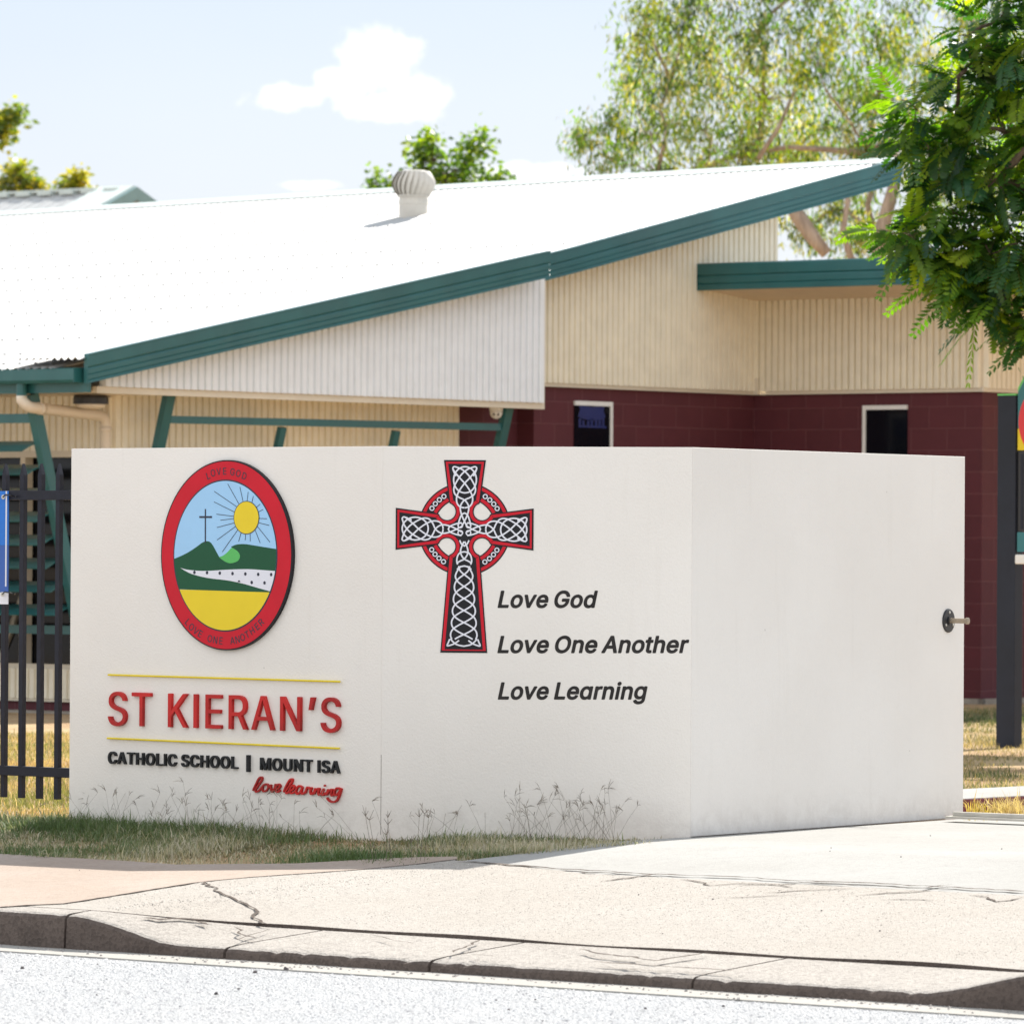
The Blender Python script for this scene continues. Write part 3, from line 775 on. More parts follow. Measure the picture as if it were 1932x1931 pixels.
# ------------------------------------------------------------------ lettering outlines (thousandths of an em), cap height 509
GLYPHS = json.loads(r'''{"thin":{"A":[480,[[[280,512],[273,516],[205,516],[199,514],[195,509],[11,5],[11,-1],[15,-5],[81,-6],[89,-3],[138,134],[142,136],[339,136],[342,132],[391,-3],[399,-6],[459,-6],[465,-5],[467,-1],[468,3],[456,36]],[[240,431],[283,296],[315,207],[312,205],[165,205],[164,210],[198,305],[235,423],[238,431]]]],"D":[502,[[[402,447],[382,465],[351,485],[323,499],[278,511],[234,516],[63,516],[56,512],[54,506],[54,3],[57,-4],[63,-6],[228,-6],[282,0],[324,12],[360,30],[393,55],[411,75],[427,96],[443,128],[458,170],[467,225],[468,282],[461,326],[448,372],[427,414]],[[341,406],[357,388],[374,359],[386,320],[392,281],[392,228],[388,197],[380,167],[365,134],[353,117],[329,95],[312,84],[284,72],[255,66],[225,63],[132,63],[132,446],[228,446],[260,443],[299,433],[324,419]]]],"E":[419,[[[375,512],[368,516],[63,516],[55,512],[54,506],[54,3],[57,-5],[63,-6],[371,-6],[379,-3],[380,3],[380,54],[378,59],[374,62],[135,62],[132,63],[132,66],[132,222],[351,223],[358,225],[361,233],[361,284],[359,289],[354,292],[132,293],[132,446],[371,447],[375,450],[377,455],[378,506]]]],"G":[520,[[[430,452],[394,483],[381,492],[346,508],[297,520],[249,522],[225,519],[193,511],[170,502],[148,490],[116,466],[101,451],[83,428],[67,401],[56,379],[43,335],[37,302],[34,263],[37,206],[47,155],[58,127],[73,97],[103,56],[133,29],[169,8],[214,-7],[262,-14],[307,-10],[349,0],[390,20],[414,38],[435,59],[450,79],[471,121],[482,164],[484,178],[484,253],[482,259],[478,261],[286,262],[280,260],[277,254],[276,203],[280,195],[286,194],[406,193],[408,191],[408,184],[402,151],[395,131],[378,106],[360,87],[345,77],[325,68],[301,62],[274,58],[246,60],[210,69],[190,78],[161,101],[136,136],[122,166],[113,202],[109,244],[110,286],[115,314],[124,347],[134,371],[149,394],[169,415],[198,435],[220,444],[252,450],[279,450],[306,445],[328,438],[345,428],[371,406],[387,383],[405,345],[411,344],[471,344],[477,345],[479,349],[479,356],[468,391],[450,425]]]],"H":[517,[[[461,512],[453,516],[396,516],[390,514],[387,509],[386,299],[386,296],[383,295],[132,296],[131,509],[128,514],[122,516],[63,516],[56,512],[54,506],[54,3],[57,-4],[63,-6],[123,-6],[128,-4],[131,0],[132,222],[132,225],[135,226],[386,225],[387,0],[390,-5],[396,-6],[453,-6],[461,-3],[463,3],[463,506]]]],"L":[393,[[[129,512],[122,516],[62,515],[57,513],[54,507],[54,0],[57,-5],[63,-6],[360,-6],[365,-3],[367,3],[367,54],[365,59],[360,62],[135,62],[132,65],[132,506]]]],"N":[523,[[[467,512],[459,516],[401,515],[396,513],[393,507],[392,147],[395,109],[390,114],[352,180],[140,512],[132,516],[63,516],[56,512],[54,506],[54,3],[57,-4],[63,-6],[123,-6],[128,-4],[131,2],[132,308],[128,403],[196,288],[383,-3],[390,-6],[459,-6],[467,-3],[469,3],[469,506]]]],"O":[533,[[[434,448],[411,471],[396,482],[382,492],[355,505],[334,513],[298,520],[252,522],[226,519],[195,511],[157,495],[120,468],[88,433],[71,407],[56,377],[41,328],[37,302],[34,263],[37,206],[49,151],[62,118],[73,98],[100,61],[121,39],[136,28],[177,5],[214,-7],[261,-14],[304,-10],[346,0],[384,18],[402,31],[424,50],[448,78],[462,100],[476,127],[489,167],[498,224],[498,283],[492,326],[480,370],[459,413]],[[367,412],[386,392],[399,371],[408,352],[417,322],[423,281],[424,229],[419,194],[410,161],[395,130],[377,106],[353,85],[328,71],[306,63],[274,59],[246,60],[217,66],[190,78],[161,101],[139,130],[125,157],[115,194],[108,245],[110,286],[119,334],[131,365],[157,403],[177,421],[201,436],[234,447],[253,450],[279,450],[307,445],[336,435]]]],"R":[449,[[[380,458],[360,478],[341,491],[300,508],[276,512],[245,516],[63,516],[55,512],[54,506],[54,3],[57,-5],[63,-6],[123,-6],[128,-4],[131,0],[132,188],[132,191],[135,192],[243,191],[348,-2],[357,-6],[425,-6],[433,-3],[433,3],[323,204],[324,207],[359,227],[377,243],[391,261],[400,278],[412,315],[415,338],[415,368],[412,389],[401,423]],[[314,422],[321,415],[331,399],[338,368],[338,336],[334,314],[326,297],[317,286],[303,276],[291,270],[260,262],[240,260],[132,261],[132,446],[240,446],[258,445],[291,437]]]],"T":[449,[[[421,512],[413,516],[35,516],[29,514],[26,509],[26,455],[28,450],[32,447],[184,446],[187,444],[188,3],[189,-3],[194,-6],[254,-6],[259,-4],[262,2],[263,444],[266,446],[416,447],[421,450],[423,455],[423,506]]]],"V":[480,[[[466,512],[459,516],[399,516],[393,514],[389,509],[280,195],[241,77],[235,92],[203,194],[89,512],[81,516],[18,515],[11,512],[11,507],[16,492],[196,5],[199,-2],[204,-5],[276,-6],[281,-4],[284,0],[468,506]]]]},"name":{"'":[200,[[[159,509],[92,510],[88,507],[51,324],[52,318],[104,318],[108,320],[159,503]]]],"A":[480,[[[276,509],[205,510],[201,507],[17,5],[18,0],[81,0],[85,1],[133,138],[138,142],[343,141],[396,0],[462,1],[450,36]],[[240,452],[277,332],[323,201],[319,199],[157,199],[155,203],[192,305],[236,449]]]],"E":[419,[[[371,509],[60,509],[60,0],[374,0],[374,53],[372,56],[129,56],[126,57],[126,60],[126,228],[351,229],[354,230],[355,233],[355,282],[353,286],[126,287],[126,452],[369,453],[372,456]]]],"I":[196,[[[132,509],[67,510],[64,507],[64,3],[66,0],[129,0],[132,2]]]],"K":[467,[[[446,509],[368,510],[363,508],[175,305],[130,249],[125,246],[125,507],[122,510],[60,509],[60,0],[125,0],[126,168],[198,243],[372,0],[448,0],[244,288],[434,494]]]],"N":[523,[[[462,509],[402,510],[399,507],[398,147],[402,108],[401,84],[355,165],[137,508],[132,510],[60,509],[60,0],[122,0],[125,2],[126,308],[120,427],[201,291],[387,0],[462,0]]]],"R":[449,[[[376,455],[357,473],[338,487],[318,496],[285,505],[245,510],[60,509],[60,0],[122,0],[125,2],[126,194],[126,197],[129,198],[246,197],[352,2],[357,0],[427,0],[315,207],[318,210],[342,222],[356,231],[373,246],[394,278],[406,314],[409,338],[409,368],[406,389],[395,423]],[[317,427],[326,418],[336,400],[344,368],[344,336],[340,314],[331,294],[320,282],[306,271],[291,264],[260,256],[240,254],[126,255],[126,452],[240,452],[258,451],[291,443],[303,437]]]],"S":[447,[[[368,461],[346,481],[308,502],[286,509],[262,514],[205,515],[163,508],[124,491],[98,473],[81,456],[68,437],[60,420],[54,398],[53,356],[60,326],[66,314],[79,297],[91,285],[109,271],[146,252],[185,238],[269,215],[308,199],[328,184],[337,173],[343,159],[346,143],[345,125],[341,112],[332,96],[316,78],[286,60],[266,54],[236,49],[209,49],[182,54],[163,60],[148,67],[131,80],[116,98],[108,114],[105,134],[101,137],[40,137],[38,135],[39,123],[44,102],[59,68],[82,38],[107,19],[139,4],[182,-6],[233,-10],[274,-5],[316,7],[344,22],[362,36],[374,48],[390,69],[399,87],[405,108],[408,126],[408,153],[405,173],[399,191],[391,204],[379,219],[358,239],[311,265],[199,297],[170,307],[152,316],[140,325],[126,339],[119,351],[116,363],[116,387],[117,395],[123,410],[137,428],[148,437],[166,448],[182,454],[208,458],[253,457],[280,449],[302,437],[314,428],[325,414],[333,399],[336,381],[340,378],[398,378],[400,380],[400,390],[393,420],[382,441]]]],"T":[449,[[[416,509],[35,510],[32,507],[32,456],[34,453],[190,452],[193,450],[194,3],[196,0],[253,0],[256,2],[257,450],[260,452],[415,453],[417,456]]]]},"bold":{"A":[480,[[[285,518],[277,522],[201,522],[195,520],[190,515],[5,9],[4,-3],[9,-11],[15,-12],[85,-12],[94,-8],[102,9],[143,128],[147,130],[334,129],[379,6],[387,-9],[394,-12],[463,-12],[473,-7],[474,-3],[474,8]],[[240,407],[305,212],[175,211],[173,215],[201,291],[236,404]]]],"C":[510,[[[440,452],[414,478],[395,493],[355,513],[327,522],[301,526],[247,528],[222,525],[190,517],[153,501],[117,475],[94,452],[81,436],[67,415],[50,382],[35,332],[31,307],[28,268],[31,202],[43,146],[62,101],[79,74],[91,59],[117,33],[131,22],[172,-1],[210,-13],[256,-20],[280,-19],[309,-16],[331,-12],[358,-3],[396,17],[417,34],[440,56],[450,69],[470,104],[483,145],[485,164],[481,169],[475,172],[408,172],[402,171],[395,163],[389,140],[381,125],[369,108],[360,99],[337,83],[303,69],[270,65],[250,66],[222,72],[195,84],[169,104],[158,116],[146,133],[134,155],[121,199],[114,250],[116,281],[121,311],[130,343],[145,374],[161,397],[185,418],[213,433],[237,441],[259,444],[289,442],[304,439],[336,427],[357,412],[372,397],[389,368],[397,343],[405,336],[474,336],[480,338],[485,344],[485,353],[476,389],[461,422]]]],"H":[517,[[[466,518],[458,522],[392,522],[385,519],[381,513],[380,305],[380,302],[377,301],[138,302],[137,513],[133,519],[126,522],[57,521],[50,517],[48,510],[48,-1],[52,-10],[59,-12],[128,-12],[134,-9],[137,-4],[138,216],[138,219],[141,220],[380,219],[381,-4],[385,-10],[392,-12],[459,-12],[467,-8],[469,-1],[469,510]]]],"I":[196,[[[141,518],[133,522],[61,521],[55,518],[52,512],[52,-1],[55,-9],[61,-12],[135,-12],[141,-9],[144,-3],[144,510]]]],"L":[393,[[[134,518],[126,522],[57,521],[51,518],[48,512],[48,-4],[52,-10],[59,-12],[365,-12],[371,-8],[373,-1],[373,59],[370,65],[365,68],[141,68],[138,71],[138,510]]]],"M":[628,[[[577,518],[569,522],[476,522],[470,520],[465,515],[339,189],[315,118],[313,120],[293,182],[163,516],[153,522],[59,522],[51,518],[48,510],[48,-1],[51,-9],[59,-12],[125,-12],[131,-9],[134,-3],[134,350],[271,2],[277,-9],[285,-12],[344,-12],[353,-6],[492,349],[492,-3],[495,-9],[501,-12],[569,-12],[577,-9],[580,-1],[580,510]]]],"N":[523,[[[472,518],[464,522],[396,521],[390,518],[387,512],[386,138],[146,516],[137,522],[59,522],[51,518],[48,510],[48,-1],[51,-9],[59,-12],[128,-12],[134,-9],[137,-3],[138,312],[135,374],[140,369],[190,284],[378,-9],[386,-12],[464,-12],[472,-9],[475,-1],[475,510]]]],"O":[533,[[[440,452],[415,477],[401,488],[387,498],[352,514],[303,526],[247,528],[222,525],[190,517],[153,501],[115,474],[95,454],[82,438],[65,412],[50,382],[35,332],[31,307],[28,268],[31,202],[43,146],[56,113],[67,94],[94,56],[117,33],[131,22],[172,-1],[210,-13],[256,-20],[309,-16],[351,-6],[388,12],[407,25],[429,44],[454,74],[468,95],[482,122],[495,164],[504,220],[504,287],[498,331],[486,374],[465,418]],[[363,406],[379,388],[398,358],[411,319],[416,292],[418,275],[416,217],[408,179],[400,158],[389,134],[370,110],[348,90],[324,77],[300,69],[265,64],[234,69],[209,77],[181,94],[163,110],[140,142],[125,179],[118,215],[115,260],[121,310],[125,329],[136,358],[156,390],[174,409],[202,429],[238,441],[258,444],[274,444],[303,439],[331,429]]]],"S":[447,[[[378,468],[353,491],[340,500],[313,514],[290,521],[266,526],[202,528],[158,520],[116,502],[91,484],[71,464],[62,452],[51,432],[42,402],[40,353],[48,321],[56,306],[68,290],[83,274],[97,264],[119,250],[142,240],[181,226],[265,203],[301,188],[319,174],[327,165],[331,155],[334,140],[331,122],[325,108],[315,95],[301,82],[281,72],[263,66],[233,61],[215,61],[187,66],[167,72],[139,90],[126,105],[120,119],[117,138],[112,146],[108,149],[37,150],[31,148],[26,141],[26,132],[29,110],[38,81],[48,60],[66,36],[76,27],[100,9],[134,-8],[178,-18],[211,-22],[238,-22],[278,-17],[320,-5],[352,12],[370,25],[385,40],[400,62],[411,83],[417,104],[420,122],[420,158],[417,177],[411,195],[405,207],[390,227],[365,250],[316,277],[203,309],[160,327],[137,347],[131,356],[128,368],[128,383],[134,402],[146,419],[155,426],[170,436],[193,443],[211,446],[236,446],[275,437],[302,421],[315,407],[322,390],[324,377],[328,370],[332,367],[404,366],[409,369],[412,375],[412,395],[409,411],[397,441]]]],"T":[449,[[[426,518],[418,522],[31,522],[24,519],[20,513],[20,450],[23,444],[28,441],[178,440],[181,438],[182,-1],[184,-8],[190,-12],[259,-12],[265,-9],[268,-3],[269,438],[272,440],[422,442],[427,446],[429,452],[429,510]]]],"U":[517,[[[466,517],[458,521],[392,521],[385,519],[381,513],[380,168],[377,148],[364,115],[353,102],[337,87],[318,76],[302,70],[261,64],[239,65],[216,70],[200,76],[182,86],[165,101],[154,115],[141,145],[136,172],[135,513],[131,519],[125,521],[57,521],[49,516],[48,510],[48,162],[49,144],[55,114],[70,79],[90,51],[123,19],[153,1],[198,-14],[246,-20],[293,-19],[332,-11],[357,-2],[375,7],[408,31],[425,48],[437,63],[457,99],[464,124],[469,153],[469,510]]]]},"motto":{"A":[480,[[[293,525],[283,532],[274,533],[205,534],[189,529],[181,521],[-7,8],[-7,-7],[3,-20],[18,-24],[81,-24],[91,-23],[99,-18],[108,-6],[148,110],[151,117],[154,118],[327,117],[368,3],[376,-13],[381,-18],[388,-23],[397,-24],[459,-24],[472,-21],[482,-13],[486,2],[485,11],[302,509]],[[240,369],[289,225],[286,223],[190,223],[190,228],[212,288],[236,366]]]],"G":[520,[[[444,463],[429,478],[405,498],[391,507],[354,525],[322,534],[297,538],[250,540],[225,537],[196,531],[154,514],[138,505],[115,489],[76,450],[59,425],[47,403],[37,379],[28,350],[17,289],[16,263],[17,220],[20,196],[31,148],[41,119],[56,89],[69,69],[88,46],[122,14],[161,-8],[199,-22],[241,-30],[262,-32],[297,-30],[348,-19],[390,-1],[424,23],[457,57],[470,76],[488,113],[500,164],[502,178],[501,254],[497,269],[490,276],[474,280],[286,280],[276,279],[268,274],[260,263],[258,253],[259,202],[262,190],[268,182],[276,177],[285,176],[385,176],[389,173],[383,149],[374,131],[363,116],[349,102],[334,92],[318,84],[292,78],[276,77],[246,78],[217,86],[201,93],[175,113],[155,139],[139,173],[131,202],[126,245],[128,286],[131,307],[140,340],[154,368],[170,391],[193,410],[219,424],[241,430],[253,432],[289,430],[321,421],[334,414],[348,403],[363,387],[374,370],[388,337],[400,327],[411,326],[471,326],[487,330],[495,340],[498,350],[491,382],[471,425],[462,441]]]],"L":[393,[[[142,525],[132,532],[123,533],[62,533],[53,532],[44,526],[37,516],[36,507],[36,3],[37,-7],[47,-20],[63,-24],[357,-24],[368,-23],[380,-13],[385,3],[385,54],[380,69],[371,77],[357,80],[153,80],[150,83],[150,506],[148,516]]]],"O":[533,[[[449,458],[421,486],[407,497],[393,507],[363,522],[342,529],[298,538],[252,540],[226,537],[187,528],[147,510],[109,483],[86,460],[73,444],[56,418],[40,385],[25,335],[19,302],[16,263],[19,206],[32,143],[50,101],[71,67],[85,50],[111,24],[125,13],[169,-12],[207,-24],[240,-30],[261,-32],[304,-28],[354,-16],[394,3],[413,16],[435,35],[463,68],[477,89],[492,119],[506,160],[516,224],[516,283],[509,334],[497,377],[474,424]],[[357,398],[370,382],[387,355],[398,326],[404,296],[406,280],[404,212],[398,182],[390,161],[380,140],[362,116],[342,99],[321,87],[297,80],[261,76],[237,80],[212,88],[186,104],[172,116],[160,131],[145,157],[131,200],[126,245],[128,286],[136,326],[146,355],[166,385],[187,406],[208,420],[241,430],[279,432],[300,429],[325,420]]]],"d":[424,[[[389,525],[379,531],[370,533],[315,533],[301,530],[292,522],[287,505],[286,382],[253,399],[220,407],[189,408],[148,402],[126,395],[92,376],[62,348],[43,321],[26,286],[17,256],[13,231],[10,180],[14,138],[20,109],[28,87],[47,48],[61,30],[83,7],[105,-8],[138,-23],[165,-29],[189,-32],[217,-31],[241,-26],[268,-14],[288,-1],[298,-17],[306,-22],[315,-23],[370,-23],[385,-19],[392,-12],[396,4],[396,505],[395,516]],[[256,287],[268,273],[275,262],[285,228],[288,180],[285,151],[279,129],[273,114],[262,97],[252,86],[240,78],[214,71],[193,71],[174,76],[156,88],[142,103],[134,117],[124,148],[120,168],[121,211],[124,232],[131,256],[142,275],[154,288],[169,299],[186,305],[201,306],[223,305],[243,297]]]],"e":[404,[[[346,348],[315,375],[279,395],[238,405],[199,408],[150,401],[132,395],[111,384],[79,362],[55,336],[43,318],[29,291],[17,253],[10,198],[11,157],[22,105],[40,64],[59,36],[85,10],[98,0],[130,-17],[160,-26],[204,-32],[238,-31],[277,-23],[291,-19],[315,-7],[340,11],[364,37],[381,66],[388,90],[384,104],[377,111],[370,114],[312,128],[298,126],[287,118],[269,90],[255,79],[232,71],[205,70],[178,74],[165,80],[153,89],[134,111],[124,139],[124,144],[127,144],[367,144],[378,146],[385,151],[393,162],[395,172],[395,214],[389,256],[378,294],[363,324]],[[258,288],[275,264],[280,247],[279,245],[129,245],[126,247],[128,256],[136,270],[153,288],[168,299],[184,305],[201,306],[225,305],[243,299]]]],"g":[425,[[[389,395],[379,402],[370,403],[315,403],[306,402],[298,397],[293,392],[288,380],[255,399],[225,406],[184,408],[156,403],[121,393],[88,373],[59,344],[38,313],[25,283],[17,256],[11,221],[10,181],[13,149],[25,100],[41,65],[56,44],[78,23],[106,3],[132,-9],[163,-16],[189,-20],[229,-16],[249,-12],[283,7],[286,7],[287,5],[287,-17],[281,-41],[273,-52],[261,-61],[237,-70],[201,-74],[183,-72],[165,-67],[145,-55],[116,-23],[100,-18],[88,-21],[40,-48],[32,-56],[28,-70],[29,-79],[34,-88],[47,-107],[65,-127],[82,-140],[97,-150],[138,-166],[178,-174],[216,-175],[262,-169],[306,-156],[333,-141],[363,-112],[377,-92],[389,-64],[395,-34],[396,-16],[396,376],[395,386]],[[256,288],[268,274],[276,260],[282,244],[287,220],[288,200],[287,166],[284,146],[278,128],[261,103],[245,91],[237,87],[225,84],[201,82],[186,84],[171,89],[150,102],[142,112],[128,137],[122,160],[121,215],[124,233],[133,259],[143,277],[153,288],[162,295],[184,304],[195,306],[225,304],[247,295]]]],"h":[410,[[[339,365],[322,380],[292,397],[247,407],[209,407],[193,404],[170,398],[139,383],[138,506],[133,523],[124,530],[110,534],[55,533],[43,530],[35,524],[30,516],[28,506],[28,3],[30,-7],[38,-18],[46,-23],[55,-24],[112,-24],[127,-20],[135,-10],[138,3],[138,239],[140,251],[146,270],[161,289],[178,299],[193,304],[206,306],[229,304],[249,294],[262,279],[270,260],[272,251],[272,3],[276,-13],[286,-21],[299,-24],[355,-24],[367,-21],[375,-15],[379,-7],[381,3],[381,258],[376,290],[367,321],[358,339]]]],"i":[167,[[[130,395],[121,401],[112,403],[55,403],[46,401],[37,396],[30,386],[29,377],[29,2],[30,-7],[36,-16],[46,-23],[55,-24],[110,-24],[121,-23],[133,-14],[138,2],[138,375],[136,386]],[[135,524],[119,538],[103,545],[86,548],[64,545],[46,536],[28,518],[20,500],[17,480],[20,464],[27,449],[49,429],[61,423],[76,420],[101,421],[124,432],[141,450],[147,462],[150,477],[148,498],[142,513]]]],"n":[410,[[[345,357],[325,377],[310,388],[278,401],[247,407],[209,407],[191,404],[163,395],[137,381],[127,397],[119,401],[110,403],[55,403],[43,400],[35,393],[30,386],[28,375],[28,3],[30,-7],[38,-18],[46,-23],[55,-24],[112,-24],[127,-20],[135,-10],[138,3],[138,239],[140,251],[146,270],[161,289],[178,299],[193,304],[206,306],[229,304],[249,294],[262,279],[270,260],[272,251],[272,3],[276,-13],[286,-21],[299,-24],[355,-24],[367,-21],[375,-15],[379,-7],[381,3],[381,258],[376,290],[367,321],[358,339]]]],"o":[415,[[[348,349],[319,375],[279,396],[232,407],[199,408],[151,401],[133,395],[103,380],[83,364],[62,343],[51,329],[31,294],[19,259],[13,229],[10,198],[11,157],[19,115],[26,93],[37,70],[64,31],[92,4],[103,-4],[130,-17],[151,-25],[199,-32],[232,-31],[270,-23],[310,-5],[342,20],[361,43],[383,79],[396,115],[404,157],[406,196],[402,229],[396,261],[389,283],[369,322]],[[261,287],[270,278],[281,261],[293,220],[294,166],[291,145],[282,118],[268,97],[258,87],[241,76],[226,71],[211,70],[189,71],[174,76],[156,88],[142,103],[133,118],[124,145],[120,168],[121,210],[124,229],[131,253],[142,273],[156,288],[171,299],[187,305],[202,306],[228,305],[247,297]]]],"r":[259,[[[260,399],[250,406],[241,407],[203,409],[178,404],[163,400],[137,386],[134,387],[125,398],[110,403],[55,403],[40,398],[33,392],[28,375],[28,3],[32,-10],[40,-20],[55,-24],[112,-24],[127,-20],[133,-13],[138,3],[138,246],[140,257],[144,269],[152,279],[166,292],[178,298],[203,302],[242,299],[253,301],[261,308],[265,315],[267,324],[267,380],[265,390]]]],"t":[227,[[[142,487],[132,493],[122,495],[68,495],[59,493],[51,488],[43,478],[42,469],[41,406],[39,404],[0,402],[-12,394],[-17,386],[-18,377],[-18,329],[-14,314],[-4,306],[8,303],[39,303],[41,301],[42,76],[46,53],[58,25],[67,13],[80,0],[92,-9],[110,-18],[146,-27],[180,-28],[204,-25],[225,-18],[233,-8],[236,5],[226,58],[216,72],[209,76],[200,78],[165,74],[156,75],[151,82],[150,94],[150,301],[153,303],[201,303],[210,305],[218,310],[226,320],[227,329],[227,377],[222,393],[210,402],[200,404],[150,404],[149,469],[148,478]]]],"v":[389,[[[387,395],[377,401],[368,403],[308,403],[295,400],[286,392],[198,150],[194,146],[103,392],[94,400],[80,403],[20,403],[5,398],[-1,392],[-6,377],[-3,363],[138,-3],[143,-12],[151,-20],[166,-24],[224,-24],[239,-20],[246,-13],[391,365],[394,378],[393,386]]]],"ɑ":[425,[[[389,394],[379,401],[370,402],[313,402],[304,401],[297,396],[286,380],[256,398],[237,404],[204,408],[174,407],[130,396],[102,383],[84,369],[55,339],[43,321],[29,294],[17,256],[11,220],[10,199],[11,159],[20,109],[34,73],[44,54],[59,33],[88,4],[103,-7],[130,-20],[157,-28],[187,-32],[217,-31],[246,-25],[274,-11],[286,-3],[298,-18],[313,-23],[370,-23],[382,-20],[391,-13],[396,4],[396,375],[395,385]],[[258,286],[276,259],[284,237],[287,217],[288,196],[287,160],[282,136],[276,118],[259,92],[247,82],[235,76],[214,71],[193,71],[178,74],[163,82],[148,96],[136,114],[125,141],[121,166],[120,210],[122,225],[131,255],[145,279],[157,291],[169,299],[184,305],[201,306],[225,305],[241,299]]]]}}''')


def glyph_mesh(parts, extrude):
    """parts: list of (outlines, function mapping em coordinates to plane coordinates). Returns a mesh in plane coordinates."""
    cu = bpy.data.curves.new('lettering', 'CURVE')
    cu.dimensions = '2D'; cu.fill_mode = 'BOTH'
    cu.extrude = extrude * 100
    for outlines, fn in parts:
        for sp in outlines:
            s = cu.splines.new('POLY'); s.points.add(len(sp) - 1); s.use_cyclic_u = True
            for b, q in zip(s.points, sp):
                x, y = fn(q[0] / 1000, q[1] / 1000)
                b.co = (100 * x, 100 * y, 0, 1)
    o = bpy.data.objects.new('lettering', cu)
    COL.objects.link(o)
    dg = bpy.context.evaluated_depsgraph_get()
    dg.update()
    me = bpy.data.meshes.new_from_object(o.evaluated_get(dg))
    bpy.data.objects.remove(o); bpy.data.curves.remove(cu)
    for v in me.vertices: v.co = v.co / 100
    return me


def text_line(name, body, panel, left, right, cap_px, mat, parent, face, extrude=0.006, shear=0.0, track=0.0, space=0.28, raise_=0.0):
    """One line of lettering between two pixel points of its baseline, cap height in pixels."""
    s0, z0 = panel.px(*left); s1, z1 = panel.px(*right)
    x = 0.0; seq = []
    for ch in body:
        if ch == ' ':
            x += space; continue
        seq.append((ch, x)); x += GLYPHS[face][ch][0] / 1000 + track
    xs = []
    for ch, x0 in seq:
        for sp in GLYPHS[face][ch][1]:
            xs += [x0 + q[0] / 1000 + shear * q[1] / 1000 for q in sp]
    lo, hi = min(xs), max(xs)
    zc = panel.px((left[0] + right[0]) / 2, (left[1] + right[1]) / 2 - cap_px)[1] - (z0 + z1) / 2
    sy = zc / 0.509
    sx = (s1 - s0) / (hi - lo)
    parts = []
    for ch, x0 in seq:
        def fn(ex, ey, x0=x0):
            t = (x0 + ex + shear * ey - lo) * sx
            return s0 + t, z0 + (z1 - z0) * t / (s1 - s0) + ey * sy
        parts.append((GLYPHS[face][ch][1], fn))
    me = glyph_mesh(parts, extrude)
    for v in me.vertices:
        v.co = panel.at(v.co.x, v.co.y, raise_ + extrude + v.co.z)
    me.update(); me.name = name
    return link(name, me, mat, parent)


def prism(mbx, panel, pts, off0, off1):
    """Closed outline (s, z) on a panel, from off0 to off1 in front of it."""
    f = [panel.at(s, z, off1) for s, z in pts]; b = [panel.at(s, z, off0) for s, z in pts]
    area = sum(pts[i][0] * pts[(i + 1) % len(pts)][1] - pts[(i + 1) % len(pts)][0] * pts[i][1] for i in range(len(pts)))
    if area < 0: f.reverse(); b.reverse()
    mbx.face(f)
    n = len(pts)
    for i in range(n):
        j = (i + 1) % n
        mbx.face([b[i], b[j], f[j], f[i]])


def stroke(mbx, panel, pts, w, off0, off1, closed=False):
    """A ribbon of constant width along (s, z) points, standing from off0 to off1."""
    n = len(pts)
    L, Rr = [], []
    for i in range(n):
        a = Vector(pts[(i - 1) % n] if closed or i else pts[0]); b = Vector(pts[(i + 1) % n] if closed or i < n - 1 else pts[-1])
        t = (b - a)
        t = t.normalized() if t.length > 1e-9 else Vector((1, 0))
        nn = Vector((-t.y, t.x)); p = Vector(pts[i])
        L.append(p + nn * w / 2); Rr.append(p - nn * w / 2)
    m = n if closed else n - 1
    for i in range(m):
        j = (i + 1) % n
        q = [L[i], Rr[i], Rr[j], L[j]]
        f = [panel.at(*v, off1) for v in q]
        mbx.face(f)
        mbx.face([panel.at(*L[i], off0), panel.at(*L[i], off1), panel.at(*L[j], off1), panel.at(*L[j], off0)])
        mbx.face([panel.at(*Rr[j], off0), panel.at(*Rr[j], off1), panel.at(*Rr[i], off1), panel.at(*Rr[i], off0)])
    if not closed:
        for i in (0, n - 1):
            mbx.face([panel.at(*L[i], off0), panel.at(*Rr[i], off0), panel.at(*Rr[i], off1), panel.at(*L[i], off1)])


def spline(pts, n=8, closed=False):
    """Catmull-Rom through the points."""
    out = []
    N = len(pts)
    rngi = range(N) if closed else range(N - 1)
    for i in rngi:
        p = [Vector(pts[(i + k) % N]) if closed else Vector(pts[min(max(i + k, 0), N - 1)]) for k in (-1, 0, 1, 2)]
        for j in range(n):
            t = j / n
            out.append(tuple(0.5 * ((2 * p[1]) + (p[2] - p[0]) * t + (2 * p[0] - 5 * p[1] + 4 * p[2] - p[3]) * t * t + (3 * p[1] - p[0] - 3 * p[2] + p[3]) * t ** 3)))
    if not closed: out.append(tuple(pts[-1]))
    return out


# ------------------------------------------------------------------ the sign wall and everything fixed to it
wall = thing('sign_wall', 'low folded off-white rendered wall carrying the school name, oval crest and celtic cross', 'wall', (WC.x, WC.y, 0.3))


